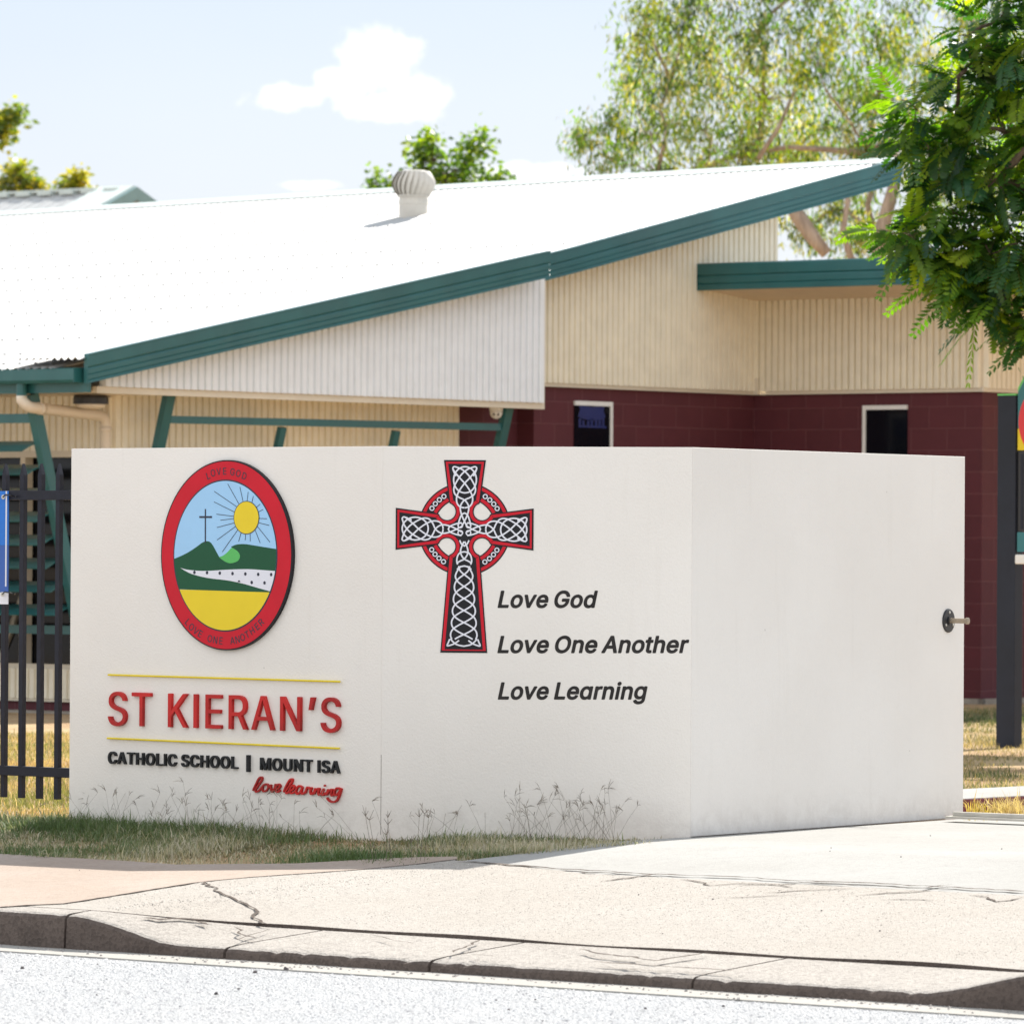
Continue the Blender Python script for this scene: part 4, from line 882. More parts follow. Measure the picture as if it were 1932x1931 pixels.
def wall_panels():
    T = 0.16
    pts = [WL, WS, WC, WR]
    nor = [PL.n, (PL.n + PM.n).normalized(), (PM.n + PR.n).normalized(), PR.n]
    back = []
    for i, p in enumerate(pts):
        c = 1.0 if i in (0, 3) else nor[i].dot(PL.n if i == 1 else PM.n)
        back.append(p - nor[i] * (T / c))
    for i in range(3):
        a, b, c, d = pts[i], pts[i + 1], back[i + 1], back[i]
        m = MB()
        P = lambda p, z: (p.x, p.y, z)
        m.face([P(a, ZB), P(b, ZB), P(b, ZT), P(a, ZT)])
        m.face([P(c, ZB), P(d, ZB), P(d, ZT), P(c, ZT)])
        m.face([P(a, ZT), P(b, ZT), P(c, ZT), P(d, ZT)])
        m.face([P(a, ZB), P(d, ZB), P(c, ZB), P(b, ZB)])
        m.face([P(d, ZB), P(a, ZB), P(a, ZT), P(d, ZT)])
        m.face([P(b, ZB), P(c, ZB), P(c, ZT), P(b, ZT)])
        m.build('wall_panel', M['wall'], wall, bevel=0.002)


wall_panels()
# hairline open joint between the first two panels
m = MB(); m.box(PL.at(PL.len - 0.0008, 0.3, -0.01), PL.d * 0.0016, PL.n * 0.0104, UP * 0.38); m.build('joint', M['crack'], wall)


# --- oval crest
def E2(x, y, off=0.021):
    """A point of the crest, measured on the enlarged picture of it."""
    return PL.px((310 + x / 4.8276) * .94336, (910 + y / 4.8276) * .94336, off)


def oval(cx, cy, rx, ry, n=96):
    c = E2(cx, cy); a = E2(cx + rx, cy); b = E2(cx, cy - ry)
    RX = a[0] - c[0]; RY = b[1] - c[1]
    return [(c[0] + RX * math.cos(2 * math.pi * i / n), c[1] + RY * math.sin(2 * math.pi * i / n)) for i in range(n)]


def clip_to(poly, conv):
    """Sutherland-Hodgman: poly clipped by a convex anticlockwise outline."""
    out = list(poly)
    for i in range(len(conv)):
        a, b = conv[i], conv[(i + 1) % len(conv)]
        inp, out = out, []
        side = lambda p: (b[0] - a[0]) * (p[1] - a[1]) - (b[1] - a[1]) * (p[0] - a[0])
        for j in range(len(inp)):
            p, q = inp[j - 1], inp[j]
            sp, sq = side(p), side(q)
            if (sp >= 0) != (sq >= 0):
                t = sp / (sp - sq)
                out.append((p[0] + (q[0] - p[0]) * t, p[1] + (q[1] - p[1]) * t))
            if sq >= 0: out.append(q)
        if not out: return []
    return out


def crest():
    lay = [0.0200 + 0.0007 * i for i in range(14)]
    m = MB(); prism(m, PL, oval(686, 967, 641, 918), 0.0, lay[0]); ob = m.build('crest', M['vinylblack'], wall)
    def add(name, polys, i, mat):
        m = MB()
        for p in polys:
            if len(p) > 2: prism(m, PL, p, lay[i] - 0.0006, lay[i])
        return m.build(name, mat, ob)
    add('red_ring', [oval(684, 967, 629, 905)], 1, M['red'])
    add('inner_line', [oval(677, 971, 506, 734)], 2, M['navy'])
    win = oval(677, 971, 496, 720)
    add('sky', [win], 3, M['skyblue'])
    T = lambda pts: [E2(*p) for p in pts]
    S = lambda pts, n=6: spline(pts, n)
    top = S([(120, 1030), (178, 1005), (250, 976), (330, 935), (410, 882), (455, 848), (500, 832), (535, 842), (562, 875), (592, 930), (622, 985)])
    top += S([(622, 985), (680, 965), (745, 930)])[1:]
    top += [(760, 905), (735, 888)]
    top += S([(735, 888), (770, 870), (815, 861), (880, 861), (1000, 880), (1100, 896), (1240, 918)])[1:]
    add('hills', [clip_to(T(top + [(1240, 1340), (120, 1290)]), win)], 4, M['hill'])
    add('green_patch', [T(S([(622, 987), (665, 968), (705, 935), (742, 897), (775, 911), (805, 935), (822, 968), (818, 1000), (795, 1027), (745, 1044), (705, 1040), (665, 1020), (622, 987)]))], 5, M['lime'])
    band = S([(247, 1088), (300, 1104), (400, 1116), (520, 1118), (700, 1107), (900, 1102), (1060, 1112), (1220, 1124)]) + \
        S([(1220, 1345), (1108, 1314), (1000, 1284), (850, 1241), (700, 1210), (560, 1194), (450, 1174), (350, 1145), (290, 1115), (247, 1088)])
    add('white_band', [clip_to(T(band), win)], 5, M['vinylwhite'])
    def dot(x, y, rx=12, ry=17, n=14):
        return [E2(x + rx * math.cos(2 * math.pi * i / n), y + ry * math.sin(2 * math.pi * i / n)) for i in range(n)]
    half = [E2(815 + 12 * math.cos(a), 1226 + 17 * math.sin(a)) for a in [math.pi + math.pi * i / 8 for i in range(9)]]
    add('black_dots', [dot(*p) for p in [(384, 1133), (506, 1136), (629, 1140), (752, 1144), (876, 1148), (1000, 1152), (1125, 1154), (937, 1230), (1061, 1234)]] + [half], 6, M['navy'])
    add('yellow_ground', [clip_to(T([(150, 1295), (1240, 1330), (1240, 1800), (150, 1800)]), win)], 5, M['sunyellow'])
    add('sun_outline', [oval(886, 605, 124, 161, 48)], 6, M['navy'])
    add('yellow_sun', [oval(886, 605, 118, 154, 48)], 7, M['sunyellow'])
    rays = [(705, 280, 812, 472), (822, 310, 852, 448), (902, 358, 892, 446), (952, 398, 938, 460), (1018, 474, 983, 504), (1046, 526, 1003, 549),
            (1008, 612, 1083, 615), (1004, 654, 1105, 680), (992, 690, 1113, 842), (968, 722, 1018, 850), (921, 758, 922, 834), (878, 762, 873, 822),
            (833, 752, 810, 835), (800, 724, 652, 935), (780, 690, 602, 820), (766, 656, 601, 700), (762, 614, 634, 630), (764, 592, 596, 571), (770, 551, 573, 453), (792, 500, 575, 352)]
    m = MB()
    for i, r in enumerate(rays):
        stroke(m, PL, [E2(r[0], r[1]), E2(r[2], r[3])], 0.0026, lay[4], lay[5] + i * 1e-5)
    m.build('sun_rays', M['navy'], ob)
    m = MB()
    stroke(m, PL, [E2(489, 522), E2(488, 850)], 0.0072, lay[3], lay[5])
    stroke(m, PL, [E2(431, 599), E2(552, 599)], 0.0088, lay[3], lay[6])
    m.build('small_cross', M['navy'], ob)
    # the words round the ring
    cen = E2(681, 969)
    def ring_words(letters, hpx):
        parts = []
        h = abs(E2(680, 100)[1] - E2(680, 100 + hpx)[1])
        sc = h / 0.509
        for ch, x, y, ang in letters:
            p = E2(x, y)
            w = (GLYPHS['thin'][ch][0] - 60) / 1000
            ca, sa = math.cos(ang), math.sin(ang)
            def fn(ex, ey, p=p, w=w, ca=ca, sa=sa):
                dx = (ex - w / 2 - 0.03) * sc * 0.92; dy = (ey - 0.2545) * sc
                return p[0] + dx * ca - dy * sa, p[1] + dx * sa + dy * ca
            parts.append((GLYPHS['thin'][ch][1], fn))
        me = glyph_mesh(parts, 0.0004)
        for v in me.vertices:
            v.co = PL.at(v.co.x, v.co.y, lay[1] + 0.0006 + v.co.z)
        me.update()
        link('ring_lettering', me, M['navy'], ob)
    D = math.radians
    ring_words([('L', 512, 202, D(20)), ('O', 560, 174, D(15)), ('V', 616, 160, D(8)), ('E', 672, 157, D(2)),
                ('G', 748, 163, D(-7)), ('O', 805, 178, D(-13)), ('D', 862, 203, D(-20))], 66)
    ring_words([('L', 315, 1612, D(-47)), ('O', 353, 1660, D(-42)), ('V', 396, 1697, D(-36)), ('E', 437, 1725, D(-31)),
                ('O', 530, 1772, D(-16)), ('N', 583, 1785, D(-10)), ('E', 636, 1792, D(-5)),
                ('A', 748, 1791, D(7)), ('N', 797, 1780, D(13)), ('O', 845, 1760, D(20)), ('T', 890, 1733, D(27)), ('H', 937, 1696, D(34)), ('E', 984, 1655, D(40)), ('R', 1023, 1614, D(45))], 68)


crest()

# --- raised name and rules
s_ = lambda x, y: ((200 + x / 3.864) * .94336, (1360 + y / 3.864) * .94336)
text_line('school_name', "ST KIERAN'S", PL, s_(80, 348), s_(1868, 404), 262 / 3.864 * .94336, M['redletter'], wall, 'name', extrude=0.010, track=0.050, space=0.22)
for a, b in (((219.5 * .94336, 1349.4 * .94336), (683.2 * .94336, 1363.0 * .94336)), (s_(68, 448), s_(1862, 527))):
    p, q = PL.px(*a), PL.px(*b)
    m = MB(); m.tube([PL.at(*p, 0.012), PL.at(*q, 0.012)], 0.0048, 10); m.build('yellow_rule', M['yellow'], wall, smooth=False)
text_line('subtitle_lettering', 'CATHOLIC SCHOOL', PL, s_(75, 642), s_(1073, 683), 90 / 3.864 * .94336, M['darkletter'], wall, 'bold', extrude=0.008, track=0.040, space=0.2)
text_line('subtitle_lettering', 'MOUNT ISA', PL, s_(1250, 691), s_(1862, 719), 92 / 3.864 * .94336, M['darkletter'], wall, 'bold', extrude=0.008, track=0.040, space=0.2)
m = MB(); stroke(m, PL, [PL.px(*s_(1158, 578)), PL.px(*s_(1158, 708))], 0.0145, 0.0, 0.02); m.build('subtitle_bar', M['darkletter'], wall)
script = [
    [(1190, 852), (1215, 800), (1238, 757), (1258, 750), (1258, 772), (1230, 815), (1210, 845), (1214, 862), (1238, 852), (1262, 822)],
    [(1288, 802), (1268, 815), (1262, 840), (1274, 859), (1296, 850), (1310, 826), (1304, 806), (1288, 802)], [(1304, 815), (1320, 822), (1332, 808)],
    [(1326, 806), (1330, 835), (1338, 862), (1358, 835), (1364, 806), (1374, 818)],
    [(1366, 845), (1388, 836), (1402, 818), (1390, 804), (1374, 818), (1368, 845), (1378, 864), (1402, 850)],
    [(1428, 864), (1450, 812), (1474, 772), (1494, 764), (1492, 786), (1464, 830), (1446, 858), (1452, 874), (1476, 858)],
    [(1476, 858), (1500, 844), (1512, 826), (1500, 812), (1484, 828), (1478, 856), (1488, 874), (1514, 862)],
    [(1570, 826), (1548, 816), (1528, 838), (1524, 866), (1540, 878), (1562, 854), (1574, 824)], [(1574, 824), (1564, 862), (1574, 878), (1596, 862)],
    [(1596, 872), (1608, 832), (1618, 828), (1630, 838), (1644, 832), (1634, 862), (1642, 880), (1658, 868)],
    [(1660, 880), (1674, 834)], [(1664, 876), (1686, 842), (1704, 838), (1696, 868), (1704, 886), (1724, 870)],
    [(1738, 838), (1724, 874), (1732, 888), (1754, 870)], [(1742, 812), (1748, 815)],
    [(1758, 888), (1774, 842)], [(1762, 884), (1786, 850), (1804, 846), (1796, 876), (1804, 892), (1826, 874)],
    [(1868, 842), (1844, 832), (1824, 854), (1822, 880), (1840, 886), (1862, 858), (1874, 836)], [(1874, 836), (1858, 892), (1838, 930), (1810, 940), (1782, 930), (1764, 908)],
]
m = MB()
for i, st in enumerate(script):
    pts = [PL.px(*s_(*p)) for p in spline(st, 6)]
    stroke(m, PL, pts, 0.0086, 0.0, 0.012 + i * 0.00018)
m.build('script_lettering', M['redletter'], wall)

# --- motto lines on the middle panel
q_ = lambda x, y: ((700 + x / 2.415) * .94336, (850 + y / 2.415) * .94336)
for body, l, r in (('Love God', (713, 880), (1197, 880)), ('Love One Another', (712, 1098), (1638, 1098)), ('Love Le\u0251rning', (714, 1322), (1437, 1322))):
    text_line('motto_lettering', body, PM, q_(*l), q_(*r), 77 / 2.415 * .94336, M['motto'], wall, 'motto', extrude=0.0006, shear=0.20, track=0.012, space=0.15)


# --- celtic cross
def celtic():
    c0 = PM.px(929.1 * .94336, 1058.3 * .94336)
    cx = PM.px((929.1 + 100) * .94336, 1058.3 * .94336)[0] - c0[0]; cy = c0[1] - PM.px(929.1 * .94336, (1058.3 + 100) * .94336)[1]
    KX, KY = cx / 100, cy / 100
    P2 = lambda x, y: (c0[0] + x * KX, c0[1] - y * KY)
    lay = [0.0008 * (i + 1) for i in range(10)]
    hole_c, hole_r = 35.0, 15.2
    def outline():
        """Outer edge of the cross in picture units, y down, clockwise from the upper left."""
        pts = [(-42, -138), (42, -138)]
        def hole(sx, sy, start, end, n=14):
            # arc of the eye seen from the middle of the cross
            a0, a1 = math.radians(start), math.radians(end)
            return [(sx * hole_c + hole_r * 1.12 * math.cos(a0 + (a1 - a0) * i / n), sy * hole_c + hole_r * 1.12 * math.sin(a0 + (a1 - a0) * i / n)) for i in range(n + 1)]
        pts += [(31, -54)] + hole(1, -1, -108, -342) + [(54, -31)]
        pts += [(138, -42), (138, 42)]
        pts += [(54, 31)] + hole(1, 1, -18, -252) + [(31.5, 54)]
        pts += [(47, 247), (-47, 247)]
        pts += [(-31.5, 54)] + hole(-1, 1, 72, -162) + [(-54, 31)]
        pts += [(-138, 42), (-138, -42)]
        pts += [(-54, -31)] + hole(-1, -1, 162, -72) + [(-31, -54)]
        return pts
    def inset(pts, d):
        out = []
        n = len(pts)
        for i in range(n):
            a, b, c = Vector(pts[i - 1]), Vector(pts[i]), Vector(pts[(i + 1) % n])
            t1 = (b - a).normalized(); t2 = (c - b).normalized()
            n1 = Vector((-t1.y, t1.x)); n2 = Vector((-t2.y, t2.x))
            nn = (n1 + n2)
            nn = nn.normalized() if nn.length > 1e-6 else n1
            out.append(tuple(b + nn * (d / max(0.45, nn.dot(n1)))))
        return out
    out = outline()
    m = MB(); prism(m, PM, [P2(*p) for p in out], 0.0, lay[2]); ob = m.build('celtic_cross', M['vinylblack'], wall)
    def add(name, polys, i, mat, under=0.0006):
        m = MB()
        for p in polys: prism(m, PM, p, lay[i] - under, lay[i])
        return m.build(name, mat, ob)
    def ringpart(r0, r1, i, name, mat, ca=24, cb=66, lo=0.0006):
        m = MB()
        for q in range(4):
            arc = [math.radians(q * 90 + ca + (cb - ca) * k / 20) for k in range(21)]
            poly = [P2(r1 * math.cos(a), r1 * math.sin(a)) for a in arc] + [P2(r0 * math.cos(a), r0 * math.sin(a)) for a in reversed(arc)]
            prism(m, PM, poly, lay[i] - lo, lay[i])
        m.build(name, mat, ob)
    ringpart(61.5, 93, 0, 'ring', M['vinylblack'], 20, 70)
    ringpart(84, 90.3, 1, 'red_ring', M['red'], 20, 70)
    ringpart(64, 70.5, 1, 'red_ring', M['red'], 29, 61)
    m = MB(); stroke(m, PM, [P2(*p) for p in inset(out, 5.3)], 6.2 * KX, lay[2], lay[3], closed=True); m.build('red_edge', M['red'], ob)
    z3 = lambda x, y: ((x - 963) / 6.44, (y - 957) / 6.44)
    armA = [(850, 275), (812, 190), (818, 158), (850, 157), (930, 190), (1010, 260), (1080, 370), (1103, 440), (1088, 505), (1035, 548), (965, 582), (922, 632), (908, 690), (925, 770), (960, 850), (1000, 925)]
    armB = [(812, 190), (850, 240), (905, 305), (965, 368), (1030, 460), (1065, 545), (1060, 620), (1022, 668), (965, 683)]
    neck = [(965, 748), (925, 775), (895, 850), (880, 920)]
    strands = []
    for src in (armA, armB, neck):
        a = [z3(*p) for p in src]
        strands.append((a, False)); strands.append(([(-x, y) for x, y in a], False))
    strands.append(([(z3(967, 322)[0] + 22.8 * math.cos(2 * math.pi * i / 16), z3(967, 322)[1] + 26.1 * math.sin(2 * math.pi * i / 16)) for i in range(16)], True))
    m = MB()
    cnt = 0
    def put(pts, closed, w=3.0):
        nonlocal cnt
        cnt += 1
        sp = spline(pts, 5, closed)
        stroke(m, PM, [P2(*p) for p in sp], w * KX, lay[4], lay[5] + cnt * 1.2e-5, closed)
    # three short arms: the same knot turned
    for rot in ((1, 0, 0, 1), (0, 1, -1, 0), (0, -1, 1, 0)):
        for pts, cl in strands:
            put([(rot[0] * x + rot[1] * y, rot[2] * x + rot[3] * y) for x, y in pts], cl)
    for sx in (-1, 1):
        for sy in (-1, 1):
            put([(sx * 8.2 + 4.6 * math.cos(i * math.pi / 4), sy * 7.4 + 4.6 * math.sin(i * math.pi / 4)) for i in range(8)], True, 2.4)
    # chains on the ring
    for q in range(4):
        for k in range(4):
            a = math.radians(q * 90 + 45 + (k - 1.5) * 8.4)
            put([(77.3 * math.cos(a) + 4.1 * math.cos(i * math.pi / 4), 77.3 * math.sin(a) + 4.1 * math.sin(i * math.pi / 4)) for i in range(8)], True, 2.1)
    # the long plait
    z4 = lambda x, y: ((x - 545) / 8.043, (y - 1) / 8.043 + 22.3)
    for src in ([(470, 0), (500, 60), (550, 95)], [(540, 20), (500, 110), (485, 185), (505, 250), (550, 305), (610, 335), (670, 370)],
                [(550, 185), (480, 200), (440, 250), (425, 330), (440, 390)]):
        a = [z4(*p) for p in src]
        put(a, False); put([(-x, y) for x, y in a], False)
    y0, y1 = 415, 1590
    for ph in range(4):
        pts = []
        for i in range(61):
            y = y0 + (y1 - y0) * i / 60
            w = 160 + (235 - 160) * (y - 600) / 900
            w *= min(1.0, 0.72 + 0.28 * (y - y0) / 160)
            th = 2 * math.pi * (y - 550) / 772 + ph * math.pi / 2
            sv = math.sin(th)
            sv = sv * (1.0 + 0.10 * math.cos(2 * th))
            pts.append(z4(545 + w * max(-1, min(1, sv)), y))
        put(pts[::2], False)
    for src in ([(320, 1590), (300, 1640), (280, 1695), (330, 1688), (400, 1660), (470, 1610)],
                [(330, 1585), (380, 1640), (440, 1680), (545, 1702)], [(430, 470), (480, 430), (550, 412)]):
        a = [z4(*p) for p in src]
        put(a, False); put([(-x, y) for x, y in a], False)
    m.build('white_knotwork', M['vinylwhite'], ob)


celtic()

# --- gate stop on the end panel
gs = PR.px(1788.5, 1171)
m = MB(); m.lathe(PR.at(gs[0], gs[1], 0), PR.n, [(0.060, 0), (0.060, 0.006), (0.056, 0.009), (0.022, 0.010), (0.022, 0.016)], 28)
flange = m.build('gate_stop', M['black'], wall, smooth=False)
m = MB(); m.lathe(PR.at(gs[0], gs[1] + 0.0, 0.012), PR.n, [(0.013, 0), (0.013, 0.092), (0.017, 0.094), (0.017, 0.106), (0.013, 0.108)], 14)
m.build('pin', M['brass'], flange)
for a in (90, 210, 330):
    m = MB(); m.lathe(PR.at(gs[0] + .042 * math.cos(R(a)), gs[1] + .042 * math.sin(R(a)), 0.008), PR.n, [(0.007, 0), (0.007, 0.004), (0.003, 0.006)], 8)
    m.build('screw', M['galv'], flange)
# ------------------------------------------------------------------ the school building (street coordinates u, v)
def v_at(px, u):
    kk = (px - 966) / FPX
    return -u * (CA + kk * SA) / (SA - kk * CA)


def z_at(px, py, u, v):
    y = -u * SA + v * CA
    yy = py - 0.006 * (px - 966)
    return 1.65 + (1040 - yy) * y / FPX


U_IN, V_IN = -32.73, 44.03          # inner corner of the two burgundy walls
U_REC = -32.92                      # recessed part under the gable
U_GAB, U_BARGE, U_UP = -32.35, -32.10, -32.40
V_EAVE, V_FRONT, V_STEP, V_RIDGE = 34.22, 35.36, 40.13, 45.9
GND = 0.26
bld = thing('school_building', 'long school building with white iron roof, cream cladding over burgundy block walls and green fascias', 'building', uv(U_IN, V_IN, 0.3))


def roof_z(u, v):
    b = 3.115 + (v - 34.22) * 0.1835 if v < 40.5 else 4.268 + (v - 40.5) * 0.2125
    return b - 0.0115 * max(0, -32.4 - u) * (v - 34.2) / 11.7


def corrugated(mb, a, b, zlo, zhi, pitch=0.076, amp=0.016, rib='round'):
    """Upright ribbed cladding from a to b (plan points); zlo and zhi give heights by distance."""
    a, b = Vector(a), Vector(b); L = (b - a).length; d = (b - a).normalized(); n = d.cross(UP)
    per = 12
    N = max(2, int(L / pitch * per))
    i0 = len(mb.v)
    for i in range(N + 1):
        s = L * i / N
        ph = (s / pitch) % 1.0
        h = amp * 3.4 * min(1.0, min(ph, 1 - ph) / 0.15)
        p = a + d * s + n * h
        mb.v += [(p.x, p.y, zlo(s)), (p.x, p.y, zhi(s))]
    for i in range(N):
        k = i0 + 2 * i
        mb.f.append([k, k + 2, k + 3, k + 1]); mb.uv += [(0, 0)] * 4


def part(name, mat, mb, parent=None, **kw):
    return mb.build(name, mat, parent or bld, **kw)


P = lambda u, v: uv(u, v, 0)
# block walls
ZPL = 3.165                          # top of the block work
m = MB()
m.wallquad(P(U_IN, 40.72), P(U_IN, V_IN), GND - .3, ZPL, u0=0.1)
m.wallquad(P(U_IN, V_IN), P(-30.14, V_IN), GND - .3, ZPL, u0=3.4)
m.wallquad(P(-30.14, V_IN), P(-30.14, 52), GND - .3, ZPL, u0=6.0)
m.wallquad(P(U_REC, 40.72), P(U_IN, 40.72), GND - .3, ZPL, u0=0.0)
vb = v_at(857, U_REC)
m.wallquad(P(U_REC, vb), P(U_REC, 40.72), GND - .3, 3.3, u0=1.0)
m.wallquad(P(-46, V_FRONT + 0.02), P(U_REC, V_FRONT + 0.02), GND - .3, 0.42, u0=0.0)
m.wallquad(P(U_REC, V_FRONT + .02), P(U_REC, vb), GND - .3, 0.42, u0=0.0)
part('block_wall', M['block'], m)
m = MB()
m.box(uv(U_IN, V_IN - 0.05, GND - .3), UD * 2.64, VD * 0.05, UP * 0.37)
m.box(uv(-30.14, V_IN - .05, GND - .3), UD * .05, VD * 8, UP * 0.37)
part('footing', M['footing'], m)
m = MB(); m.box(uv(-46, V_FRONT - 0.16, GND - .32), UD * (46 + U_REC), VD * 0.15, UP * 0.36); part('footing', M['footing'], m)
# cladding
m = MB()
vg = v_at(1017, U_GAB)
zg = 2.965
corrugated(m, P(U_IN, 40.2), P(U_IN, V_IN - .012), lambda s: ZPL, lambda s: roof_z(U_UP, 40.2 + s) - 0.10, 0.0795, 0.017)
corrugated(m, P(U_IN, V_IN - .012), P(U_IN, 44.31), lambda s: 4.0, lambda s: roof_z(U_UP, 44.0 + s) - 0.10, 0.0795, 0.017)
corrugated(m, P(U_IN + .02, V_IN), P(-30.14, V_IN), lambda s: ZPL, lambda s: 4.02, 0.0735, 0.017)
corrugated(m, P(-30.14, V_IN), P(-30.14, 52), lambda s: ZPL, lambda s: 4.02, 0.076, 0.017)
corrugated(m, P(U_REC, V_FRONT), P(U_REC, vb), lambda s: 0.40, lambda s: 3.0, 0.083, 0.018)
part('upper_cladding', M['cream'], m)
# burgundy recess needs no ribs; gable end sheet over the sunshade
m = MB()
v0 = V_EAVE + .35
def gtop(s): return roof_z(U_BARGE, v0 + s) + 0.045 - 0.19
vtip = v_at(186, U_GAB)
corrugated(m, P(U_GAB, vtip), P(U_GAB, vg), lambda s: zg, lambda s: max(zg + .01, roof_z(U_BARGE, vtip + s) - 0.12), 0.0865, 0.018)
part('gable_cladding', M['sheetwhite'], m)
m = MB()
m.box(uv(U_GAB - .02, vtip - .06, zg - .055), UD * 0.05, VD * (vg - vtip + .06), UP * 0.055)      # bottom trim
m.box(uv(U_GAB - .02, vg - 0.002, zg - .055), UD * 0.045, VD * 0.04, UP * 1.13)                 # end trim
m.box(uv(U_GAB + .003, vg - 0.085, zg + .001), UD * 0.018, VD * 0.083, UP * 1.05)
part('gable_trim', M['creamtrim'], m)
m = MB()
m.box(uv(U_REC - .2, vtip - .05, zg - .03), UD * (U_GAB - U_REC + .15), VD * (vg - vtip + .03), UP * 0.02)
m.box(uv(-46, V_EAVE + .065, 2.915), UD * (46 + U_GAB - .04), VD * (V_FRONT - V_EAVE + .05), UP * 0.02)
part('soffit', M['soffit'], m)
# trims of the inner corner
m = MB()
m.box(uv(U_IN + .012, 40.72, ZPL - .035), UD * 0.022, VD * (V_IN - 40.72 - .034), UP * 0.04)
m.box(uv(U_IN + .012, V_IN - .034, ZPL - .035), UD * 2.58, VD * 0.022, UP * 0.04)
m.box(uv(-30.141, V_IN - .034, ZPL - .036), UD * 0.034, VD * 8, UP * 0.041)
m.box(uv(U_IN + .021, V_IN - .075, ZPL - .033), UD * 0.075, VD * 0.056, UP * 0.155)             # little box at the corner
m.box(uv(U_IN + .018, V_IN - .05, ZPL + .12), UD * 0.035, VD * 0.032, UP * 0.83)
m.box(uv(U_IN + .012, 43.05, 3.975), UD * 0.02, VD * (V_IN - 43.09), UP * 0.03)
m.box(uv(U_IN + .012, V_IN - .032, 3.972), UD * 2.6, VD * 0.02, UP * 0.032)
m.box(uv(-30.245, V_IN - .022, ZPL + .006), UD * 0.11, VD * 0.021, UP * 0.84)                    # end post of the cladding
m.box(uv(U_IN + .002, 44.22, 4.35), UD * 0.022, VD * 0.09, UP * 0.72)
part('wall_trim', M['creamtrim'], m)
# main roof: ribbed sheets from eave to ridge
def roof_sheet(name, u0, u1, va, vb_, lift, mat, pitch=0.09, amp=0.012, rows=2, thick=0.0):
    m = MB()
    N = int((u1 - u0) / pitch * 6)
    vs = [va + (vb_ - va) * r / rows for r in range(rows + 1)]
    for i in range(N + 1):
        u = u0 + (u1 - u0) * i / N
        h = amp * math.sin(2 * math.pi * (u - u0) / pitch)
        for v in vs:
            m.v.append(uv(u, v, roof_z(u, v) + lift + h)[:])
    for i in range(N):
        for r in range(rows):
            k = i * (rows + 1) + r
            m.f.append([k, k + rows + 1, k + rows + 2, k + 1]); m.uv += [(0, 0)] * 4
    return part(name, mat, m)
rf = roof_sheet('roof', -52, U_UP + .02, V_EAVE - 0.10, V_RIDGE, 0.0, M['roof'], rows=6)
roof_sheet('roof_extension', U_UP - .45, U_BARGE, V_EAVE - 0.10, V_STEP, 0.078, M['roof'], pitch=0.076)
# screws in rows, as on the photographed sheets
m = MB()
for v in [34.28 + .05] + [34.9 + 0.9 * i for i in range(12)]:
    u = -47.0
    while u < U_UP - .1:
        p = uv(u, v, roof_z(u, v) + 0.010)
        m.box(p - UD * .011 - VD * .011, UD * .018, VD * .018, UP * 0.014)
        u += 0.18
m.build('roof_screw', M['screw'], rf)
m = MB()
for i in range(40):
    ua = -52 + i * 0.5; ub = ua + 0.5
    for dv, dz in (((-.16), 0.012), (0.0, 0.035)):
        pass
    A = lambda u: uv(u, V_RIDGE - .15, roof_z(u, V_RIDGE - .15) + .016)
    B = lambda u: uv(u, V_RIDGE + .02, roof_z(u, V_RIDGE) + .05)
    Cc = lambda u: uv(u, V_RIDGE + .03, roof_z(u, V_RIDGE) - .12)
    ub = min(ub, U_UP + .03)
    if ub <= ua: break
    m.face([A(ua), A(ub), B(ub), B(ua)]); m.face([B(ua), B(ub), Cc(ub), Cc(ua)])
m.build('ridge_cap', M['ridge'], rf)
# back wall and far end, so the hall is closed
m = MB()
m.wallquad(P(-52, 44.31), P(U_IN, 44.31), GND - .3, 4.9); m.wallquad(P(-52, V_FRONT), P(-52, 44.31), GND - .3, 3.2, 4.9)
m.wallquad(P(U_IN, 44.31), P(U_IN, 44.32), 3.0, 5.0)
part('back_wall', M['cream'], m)


def barge(name, u, va, vb_, lift, h=0.235, th=0.05):
    """Green fascia following the roof edge, with the two pressed grooves of the steel section."""
    m = MB()
    steps = [va + (vb_ - va) * i / 12 for i in range(13)]
    prof = [(0.012, 0.0), (0.0, 0.006), (0.0, 0.098), (-0.012, 0.112), (-0.004, 0.124), (-0.004, 0.160), (-0.010, 0.166), (-0.004, 0.172), (-0.004, 0.204), (-0.010, 0.210), (-0.004, 0.216), (-0.002, h), (-th, h), (-th, 0.0)]
    n = len(prof)
    for v in steps:
        zt = roof_z(u, v) + lift
        for du, dz in prof:
            m.v.append(uv(u + du + th * .5, v, zt - dz)[:])
    for i in range(len(steps) - 1):
        for j in range(n):
            j2 = (j + 1) % n
            m.f.append([i * n + j, (i + 1) * n + j, (i + 1) * n + j2, i * n + j2]); m.uv += [(0, 0)] * 4
    m.f.append(list(range(n))); m.uv += [(0, 0)] * n
    m.f.append([12 * n + j for j in reversed(range(n))]); m.uv += [(0, 0)] * n
    return part(name, M['green'], m)


barge('barge_board', U_BARGE, V_EAVE - .02, V_STEP, 0.100)
barge('barge_board', U_UP, V_STEP - 1.0, V_RIDGE + .02, 0.030)
